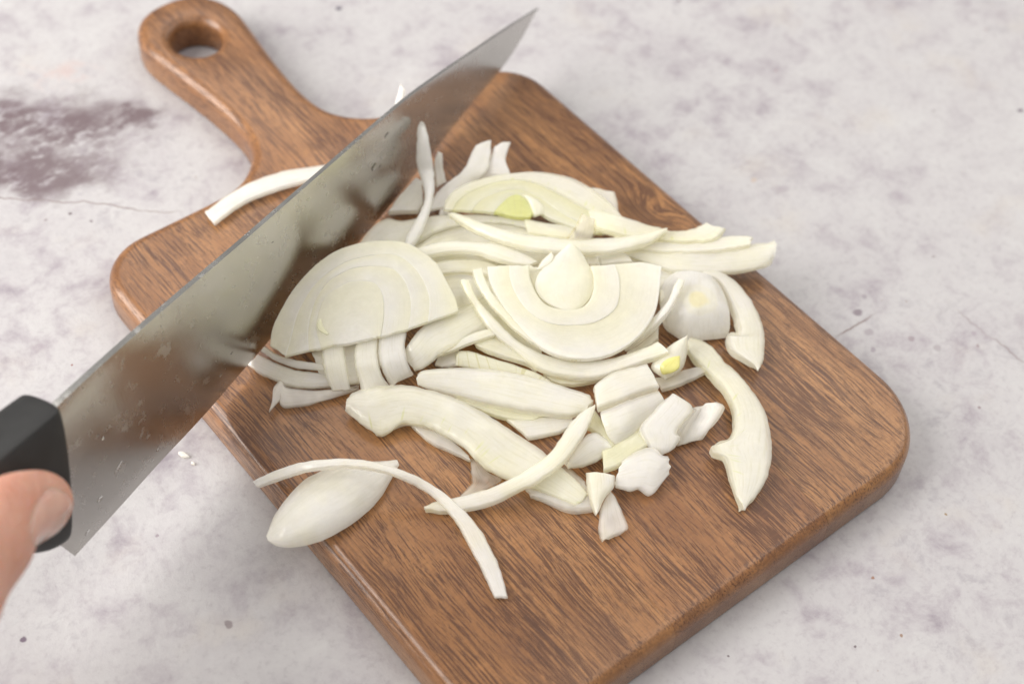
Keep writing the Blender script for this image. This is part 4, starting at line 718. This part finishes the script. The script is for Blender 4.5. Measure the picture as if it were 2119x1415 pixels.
piece('onion_piece','square onion scrap between the crossing strip and the bulb slice','onion','cut onion pieces on the board',[
  ('layer','white',2,0.2,0.35,[[[36.95,1.68,20.5],[45.64,-3.04,20.5]],[[38.41,4.72,20.5],[46.25,1.12,20.5]]],False),
])
piece('onion_piece','small onion shred just right of the bulb tip','onion','cut onion pieces on the board',[
  ('layer','pale',2,0.2,0.35,[[[33.28,2.92,21.5],[35.65,1.67,21.5]],[[34.96,8.13,21.5],[38.13,6.43,21.5]]],False),
])
piece('onion_piece','low onion sheet beneath the fan of long layers','onion','cut onion pieces on the board',[
  ('layer','cream',1.8,0.2,0.35,[[[34.23,-0.14,16.5],[41.05,-6.78,16.5],[45.68,-12.55,16.5],[52.82,-17.73,16.5]],[[41.07,15.84,16.5],[46.76,8.72,16.5],[52.96,2.24,16.5],[61.31,-6.29,16.5]]],False),
])
piece('onion_strip','white onion strip lying on the wood behind the knife near the handle','onion','cut onion pieces on the board',[
  ('layer','white',1.5,0.2,0.35,[[[-44.43,88.81,14.3],[-32.51,91.27,14.3],[-23.54,90.17,14.5],[-16.96,89.03,14.5],[-10.72,87.26,14.5],[-3.09,83.8,14.5],[2.38,80.79,14.5]],[[-44.32,94.95,14.3],[-34.89,96.96,14.3],[-24.92,97.43,14.5],[-15.52,95.86,14.5],[-8.17,92.89,14.5],[-0.99,89.6,14.5],[4.96,86.27,14.5]]],False),
])
piece('onion_piece','pointed onion tip sticking up behind the spine of the blade','onion','cut onion pieces on the board',[
  ('layer','lit_white',1.6,0.2,0.35,[[[19.8,79.95,25.5],[24.94,85.93,29.5],[27.5,88.55,32.5]],[[15.79,82.8,25.5],[22.51,87.18,29.5],[28.26,91.36,32.5]]],False),
])
piece('onion_crumb','tiny white onion crumb lying on the table left of the board','onion','onion crumbs on the table',[
  ('layer','white',0.7,0.2,0.2,[[[-94.37,30.05,0.6],[-93.94,28.69,0.6],[-92.52,27.64,0.6]],[[-94.07,31.08,0.6],[-92.67,30.26,0.6],[-92.15,27.99,0.6]]],False),
])
piece('onion_crumb','smaller onion crumb just right of the other crumb on the table','onion','onion crumbs on the table',[
  ('layer','white',0.5,0.1,0.1,[[[-93.23,25.23,0.4],[-92.67,24.6,0.4]],[[-92.71,26.08,0.4],[-92.12,25.23,0.4]]],False),
])
piece('onion_piece','pale onion sheet seen behind the three hanging strip ends of the leaning slice','onion','cut onion pieces on the board',[
  ('layer','pale',1.6,0.3,0.35,[[[-52.44,20.29,15.9],[-51.14,16.66,15.5],[-48.35,13.09,15.5],[-44.41,11.14,15.7],[-36.72,11.04,17.5]],[[-51.32,25.54,19.5],[-46.74,24.51,19.9],[-42.56,22.03,20.1],[-37.22,19.49,20.3],[-32.24,17.22,20.5]]],False),
])
piece('onion_piece','thin beige sheet added for the shaded gap between the green-hearted slice and the crossing strip','onion','cut onion pieces on the board',[  # added sheet; its beige colour stands for the shade in the gap
  ('layer','yellow',1.4,0.2,0.35,[[[27.77,25.39,19.5],[31.47,21.31,19.5],[34.7,18.37,19.5],[38.71,15.23,19.5]],[[31.0,31.12,19.5],[34.81,26.51,19.5],[37.9,23.35,19.5],[41.44,20.18,19.5]]],False),
])

# ------------------------------------------------------------------ knife
SPINE=[[14.02,45.18],[28.51,43.5],[47.05,41.03],[66.66,38.0],[87.56,34.63],[110.05,31.3],[134.19,27.73],[157.48,24.24],[173.83,21.46],[193.58,16.7],[212.92,11.61],[233.43,6.21],[254.4,-0.0]]
EDGE=[[0.0,0.0],[18.58,-1.13],[35.14,-1.93],[54.52,-3.48],[73.06,-3.94],[87.53,-4.45],[110.21,-5.56],[134.73,-7.13],[151.19,-7.53],[166.11,-7.17],[181.54,-6.8],[200.81,-6.06],[214.01,-6.02],[229.27,-6.15],[241.89,-4.12],[254.4,-0.0]]
DROPS=[[157.63,17.94,2.51,1.14,4.2],[153.33,16.71,0.91,0.46,1.3],[148.64,12.18,2.51,1.83,0.9],[151.7,10.14,1.6,0.78,3.5],[144.56,19.78,2.97,0.55,4.3],[140.36,14.02,2.29,0.5,8.7],[138.3,10.89,1.37,0.46,8.3],[157.16,8.33,0.91,0.37,0.9],[154.57,16.13,0.91,0.37,1.3],[133.85,9.72,1.14,0.46,16.3],[13.51,8.01,1.83,0.91,9.2],[6.17,2.73,1.6,0.69,14.3],[22.44,10.91,3.2,0.69,17.9],[21.39,23.8,0.91,0.69,2.2],[152.07,5.55,0.91,0.41,0.6],[35.99,2.66,0.91,0.46,0.4],[71.45,5.56,0.91,0.55,0.8],[65.09,2.96,1.14,0.46,16.9],[78.26,4.82,0.69,0.46,0.7],[98.09,24.93,1.37,0.55,-20.0],[102.51,9.62,0.69,0.46,-11.6]]
KH,KE,KU,KN=[-0.13708,0.006145,0.0187],[0.920568,0.390339,0.013758],[-0.073578,0.138718,0.987595],[0.383589,-0.910161,0.15642]
THUMB=[[-140.49,-4.03,57.36,4.4],[-141.98,-4.82,59.64,6.8],[-144.42,-5.87,62.68,8.2],[-147.96,-7.74,66.91,9.0],[-153.26,-10.76,71.86,9.9],[-159.64,-14.66,74.45,11.2],[-167.58,-19.66,77.61,12.4],[-176.38,-26.08,81.02,15.0],[-186.19,-31.91,83.95,18.0]]
NAIL=[[[-145.2,-16.93,83.35],[-143.28,-16.42,81.63],[-141.59,-16.19,78.78],[-140.73,-16.38,75.61]],[[-148.83,-18.64,82.3],[-146.48,-18.14,79.43],[-143.73,-17.61,75.77],[-141.21,-17.11,72.52]],[[-151.89,-20.4,79.56],[-149.66,-20.0,76.44],[-146.51,-19.31,72.7],[-143.06,-18.34,69.9]],[[-153.18,-21.95,73.71],[-151.87,-21.62,72.43],[-149.78,-20.95,71.18],[-146.5,-19.67,70.61]]]

KM = Matrix((Vector(KE), Vector(KU), Vector(KN))).transposed().to_4x4()
knife = empty('chef_knife', KH)
knife.rotation_euler = KM.to_3x3().to_euler()
tag(knife, "steel chef's knife with a black handle cutting across the onion pile", 'knife')

m = NT('brushed_steel')
co = m.coord()
br = m.noise(m.mapping(co, scale=(2600, 90, 90)), 1, 3, .6)
smu = m.noise(co, 34, 5, .62, .4)
sm2 = m.noise(m.mapping(co, (3, 1, 2)), 190, 4, .65)
m.b.inputs['Metallic'].default_value = 1
m.put(m.b.inputs['Base Color'], m.mix(m.math('MULTIPLY', m.rng(sm2, .58, .72), .30), m.mix(m.rng(smu, .35, .7), C4(.55, .54, .515), C4(.61, .60, .575)), C4(.68, .67, .65)))
rg = m.math('ADD', m.rng(smu, .3, .7, .17, .25), m.math('MULTIPLY', m.rng(sm2, .55, .72), .16))
m.put(m.b.inputs['Roughness'], m.math('ADD', rg, m.math('MULTIPLY', br, .06)))
m.put(m.b.inputs['Normal'], m.bump(m.math('ADD', br, m.math('MULTIPLY', m.rng(sm2, .6, .7), .9)), .08, .0003))
STEEL = m.m
m = NT('black_handle_plastic')
co = m.coord()
m.put(m.b.inputs['Base Color'], m.mix(m.rng(m.noise(co, 120, 4, .6), .35, .7), C4(.016, .016, .016), C4(.024, .024, .024)))
m.put(m.b.inputs['Roughness'], m.rng(m.noise(co, 60, 3, .6), .3, .7, .42, .56))
m.put(m.b.inputs['Normal'], m.bump(m.noise(co, 2500, 2, .5), .15, .0002))
BLACK = m.m

def blade_mesh():
    n = 90
    sp = catmull([(x, y, 0) for x, y in SPINE], n); ed = catmull([(x, y, 0) for x, y in EDGE], n)
    sp = [Vector((-12 + 0, sp[0].y + 1.2, 0))] + sp; ed = [Vector((-1.5 * 0 - 0, ed[0].y, 0))] + ed
    sp[0] = Vector((-9, SPINE[0][1] + .5, 0)); ed[0] = Vector((-4.4, 14.5, 0))
    # heel: the blade's back edge rises from the heel corner into the handle
    V = []
    bm = bmesh.new()
    fr = [0, .03, .07, .13, .25, .4, .55, .7, .85, .955, 1]
    for i, (s, e) in enumerate(zip(sp, ed)):
        k = i / n
        ht = 1.15 * (1 - .55 * k)          # half thickness at the spine, mm
        row = []
        for side in (1, -1):
            r = []
            for f in fr:
                p = e.lerp(s, f)
                th = (.04 + (ht - .04) * min(1, .10 + .90 * f)) if f > .06 else (.03 if f == 0 else .03 + f / .07 * .10)
                if f == 1: th *= .86
                r.append(Vector((p.x, p.y, side * th)))
            row.append(r)
        V.append([[bm.verts.new(q * MM) for q in r] for r in row])
    for a, b in zip(V, V[1:]):
        for j in range(len(fr) - 1):
            bm.faces.new((a[0][j], b[0][j], b[0][j + 1], a[0][j + 1]))
            bm.faces.new((a[1][j], a[1][j + 1], b[1][j + 1], b[1][j]))
        bm.faces.new((a[0][-1], b[0][-1], b[1][-1], a[1][-1]))
        bm.faces.new((a[0][0], a[1][0], b[1][0], b[0][0]))
    for r in (V[0], V[-1]):
        for j in range(len(fr) - 1):
            bm.faces.new((r[0][j], r[0][j + 1], r[1][j + 1], r[1][j]))
    bmesh.ops.remove_doubles(bm, verts=bm.verts, dist=1e-6)
    bmesh.ops.recalc_face_normals(bm, faces=bm.faces[:])
    return from_bm(bm, 'blade', True, 22)
finish('blade', blade_mesh(), STEEL, knife)

def handle_mesh():
    bm = bmesh.new()
    # s back from the front, top u, bottom u, half width, slant of the front face
    ST = [(-.2, 49.2, 15, 7.2, 1), (.3, 49.9, 14, 7.9, 1), (1.2, 50.3, 13.6, 8.2, 1), (9, 51.8, 16.5, 8.4, .95), (18, 53.8, 23, 8.7, .8), (30, 56, 29.5, 9.2, .6),
          (48, 58.5, 33.5, 10.0, .4), (70, 60.5, 35.5, 10.6, .3), (92, 61, 35, 10.6, .2), (112, 60, 32, 10.6, .1), (124, 57, 30, 9.6, 0), (130, 53, 33, 7.4, 0), (132, 49, 37, 4.4, 0)]
    prof = []
    def sec(s, ut, ub, hw, sl):
        h = ut - ub; c = min(2.4, hw * .3)
        pts = [(hw * .3, ut), (hw - 3.2, ut - .2), (hw - 2.4, ut - .5), (hw - 1.9, ut - 1.2), (hw - .7, ut - 6), (hw, ut - h * .42), (hw, ub + h * .34), (hw - .5, ub + h * .14), (hw - 1.2, ub + 1.6), (hw - 2.2, ub + .6), (hw * .35, ub)]
        pts = pts + [(-a, b) for a, b in pts[::-1]]
        R = []
        for a, b in pts:
            x = 11.5 - s + (b - 50.5) * .365 * sl - abs(a) * .10 * sl
            R.append(Vector((x, b, a)))
        return R
    V = [[bm.verts.new(p * MM) for p in sec(*q)] for q in ST]
    n = len(V[0])
    for a, b in zip(V, V[1:]):
        for i in range(n): bm.faces.new((a[i], a[(i + 1) % n], b[(i + 1) % n], b[i]))
    bm.faces.new(V[0]); bm.faces.new(V[-1][::-1])
    bmesh.ops.recalc_face_normals(bm, faces=bm.faces[:])
    return from_bm(bm, 'handle', True, 60)
h = finish('handle', handle_mesh(), BLACK, knife)
md = h.modifiers.new('round', 'SUBSURF'); md.levels = 2; md.render_levels = 2

# water left on the blade: low lens-shaped drops
m = NT('water')
m.b.inputs['Base Color'].default_value = C4(.97, .98, .97)
m.b.inputs['Transmission Weight'].default_value = 1; m.b.inputs['IOR'].default_value = 1.33; m.b.inputs['Roughness'].default_value = .03
WATER = m.m
for i, (x, y, L, wd, a) in enumerate(DROPS):
    bm = bmesh.new()
    bmesh.ops.create_icosphere(bm, subdivisions=3, radius=1)
    rnd = random.Random(i)
    for v in bm.verts:
        v.co *= 1 + .14 * noise.noise(v.co * 1.3 + Vector((i * 3, 0, 0)))
        if v.co.z < 0: v.co.z *= .05
        v.co = Vector((v.co.x * L * .62, v.co.y * wd * .62, v.co.z * min(L, wd) * .30)) * MM
    o = finish('water_droplet', from_bm(bm, 'water_droplet'), WATER)
    fy = max(.1, min(.95, (y + 6) / 50)); th = .12 + 1.05 * fy * (1 - .55 * max(0, x) / 256)
    R2 = KM.to_3x3()
    o.matrix_world = Matrix.Translation(Vector(KH) + R2 @ (Vector((x, y, th)) * MM)) @ (R2 @ Matrix.Rotation(math.radians(a), 3, 'Z')).to_4x4()
    tag(o, 'small clear water droplet clinging to the flat side of the knife blade', 'droplet', 'water droplets on the knife blade')

# ------------------------------------------------------------------ hand
m = NT('skin')
co = m.coord()
n1 = m.noise(co, 70, 4, .55); n2 = m.noise(co, 900, 3, .6)
sk = m.ramp(n1, [(.3, C4(.56, .275, .195)), (.5, C4(.60, .32, .235)), (.7, C4(.63, .36, .27))])
sk = m.mix(m.rng(m.noise(m.mapping(co, (3, 3, 3)), 45, 3, .6), .45, .65, 0, .5), sk, C4(.60, .25, .18))
sk = m.mix(m.math('MULTIPLY', m.rng(n2, .5, .7), .18), sk, C4(.56, .25, .18))
m.put(m.b.inputs['Base Color'], sk)
m.b.inputs['Subsurface Weight'].default_value = .9
m.b.inputs['Subsurface Radius'].default_value = (1.0, .38, .2); m.b.inputs['Subsurface Scale'].default_value = .0035
m.b.inputs['Roughness'].default_value = .46
cr = m.noise(m.mapping(co, scale=(420, 150, 300)), 1, 4, .62)
m.put(m.b.inputs['Normal'], m.bump(m.math('ADD', m.math('MULTIPLY', cr, 1.6), n2), .5, .0011))
SKIN = m.m
def L2W(p): return Vector(KH) + KM.to_3x3() @ (Vector(p) * MM)
def tube(bm, pts, squash=None):
    """closed tapered tube through world points; pts = (Vector, radius m, radius across m)"""
    n = 22; fine = []
    C_ = catmull([p for p, r, r2 in pts], len(pts) * 5); RA = catmull([(r, r2, 0) for p, r, r2 in pts], len(pts) * 5)
    axis = Vector(KN)
    V = []
    for i, (c, r) in enumerate(zip(C_, RA)):
        d = (C_[min(i + 1, len(C_) - 1)] - C_[max(i - 1, 0)]).normalized()
        a = (axis - d * axis.dot(d)).normalized(); b = d.cross(a)
        V.append([bm.verts.new(c + a * (r[1] * math.cos(q)) + b * (r[0] * math.sin(q))) for q in [2 * math.pi * k / n for k in range(n)]])
    for p, q in zip(V, V[1:]):
        for k in range(n): bm.faces.new((p[k], p[(k + 1) % n], q[(k + 1) % n], q[k]))
    # rounded ends
    for ringv, cc, dirn in ((V[0], C_[0], C_[0] - C_[1]), (V[-1], C_[-1], C_[-1] - C_[-2])):
        tip = bm.verts.new(cc + dirn.normalized() * (ringv[0].co - cc).length * .55)
        for k in range(n): bm.faces.new((ringv[k], ringv[(k + 1) % n], tip))
bm = bmesh.new()
th = [(Vector(p[:3]) * MM, p[3] * MM, p[3] * MM * (.84 if i < 5 else .95)) for i, p in enumerate(THUMB)]
tube(bm, th)
def ltube(L): tube(bm, [(L2W(p), r * MM, r2 * MM) for p, r, r2 in L])
tb = Vector(THUMB[-1][:3]) * MM
R3 = KM.to_3x3().inverted()
tl = (R3 @ (tb - Vector(KH))) / MM
# palm and wrist continue from the thumb's root, under and behind the handle
ltube([(tl, 17, 17), (tl + Vector((-16, -2, -4)), 22, 19), (tl + Vector((-34, -3, -6)), 25, 18), (tl + Vector((-55, -3, 2)), 25, 19), (tl + Vector((-85, -2, 16)), 24, 19), (tl + Vector((-130, 2, 34)), 26, 22)])
ltube([((-66, 20, 20), 11, 10), ((-78, 20, 22), 14, 12), ((-92, 18, 26), 16, 14), ((-110, 16, 30), 18, 15)])
for q, (x, rr_) in enumerate(((-62, 8.2), (-79, 8.6), (-95, 8.2), (-110, 7.2))):
    ltube([((x - 8, 24, 22), rr_ + 1, rr_ + 1), ((x - 2, 20, 8), rr_ + .4, rr_), ((x + 1, 22, -8), rr_, rr_), ((x + 2, 34, -19), rr_ - .4, rr_ - .6), ((x + 2, 48, -18.5), rr_ - 1, rr_ - 1), ((x + 2, 57, -13), rr_ - 2, rr_ - 2)])
hand = finish('hand', from_bm(bm, 'hand'), SKIN)
tag(hand, 'hand gripping the black knife handle with the thumb pressed on its side', 'hand')
md = hand.modifiers.new('fuse', 'REMESH'); md.mode = 'VOXEL'; md.voxel_size = .0011; md.use_smooth_shade = True
md = hand.modifiers.new('soften', 'SMOOTH'); md.iterations = 9; md.factor = .5
# thumbnail, laid on the thumb's surface
dg = bpy.context.evaluated_depsgraph_get(); dg.update()
bv = BVHTree.FromObject(hand, dg)
m = NT('fingernail')
m.put(m.b.inputs['Base Color'], m.mix(m.rng(m.noise(m.coord(), 150, 2, .5), .35, .7), C4(.62, .37, .30), C4(.68, .43, .35)))
m.b.inputs['Subsurface Weight'].default_value = .7; m.b.inputs['Subsurface Radius'].default_value = (1, .45, .3); m.b.inputs['Subsurface Scale'].default_value = .002
m.b.inputs['Roughness'].default_value = .26
NAILM = m.m
cols = [catmull(r, 13) for r in NAIL]
rows = [catmull([c[i] for c in cols], 17) for i in range(13)]
tow = -Vector(CAM['f'])
bm = bmesh.new(); VT = []; VB = []
for i, r in enumerate(rows):
    a, b = [], []
    for j, p in enumerate(r):
        p = p * MM
        d = (p - Vector(CAM['C'])).normalized()
        hit = bv.ray_cast(p - d * .05, d)
        if hit[0] is None:
            nr = bv.find_nearest(p); hit = (nr[0], nr[1])
        q, nn = hit[0], hit[1]
        ed = min(j, 16 - j) / 3; ei = i / 3
        lift = .00042 * min(1, ed, ei if ei else 0)
        a.append(bm.verts.new(q + nn * (lift + .00005))); b.append(bm.verts.new(q - nn * .0008))
    VT.append(a); VB.append(b)
for i in range(12):
    for j in range(16):
        bm.faces.new((VT[i][j], VT[i][j + 1], VT[i + 1][j + 1], VT[i + 1][j])); bm.faces.new((VB[i][j], VB[i + 1][j], VB[i + 1][j + 1], VB[i][j + 1]))
for i in range(12):
    for j in (0, 16): bm.faces.new((VT[i][j], VT[i + 1][j], VB[i + 1][j], VB[i][j]))
for j in range(16):
    for i in (0, 12): bm.faces.new((VT[i][j], VT[i][j + 1], VB[i][j + 1], VB[i][j]))
bmesh.ops.recalc_face_normals(bm, faces=bm.faces[:])
nail = finish('thumbnail', from_bm(bm, 'thumbnail'), NAILM, hand)
md = nail.modifiers.new('soften', 'SMOOTH'); md.iterations = 4; md.factor = .5
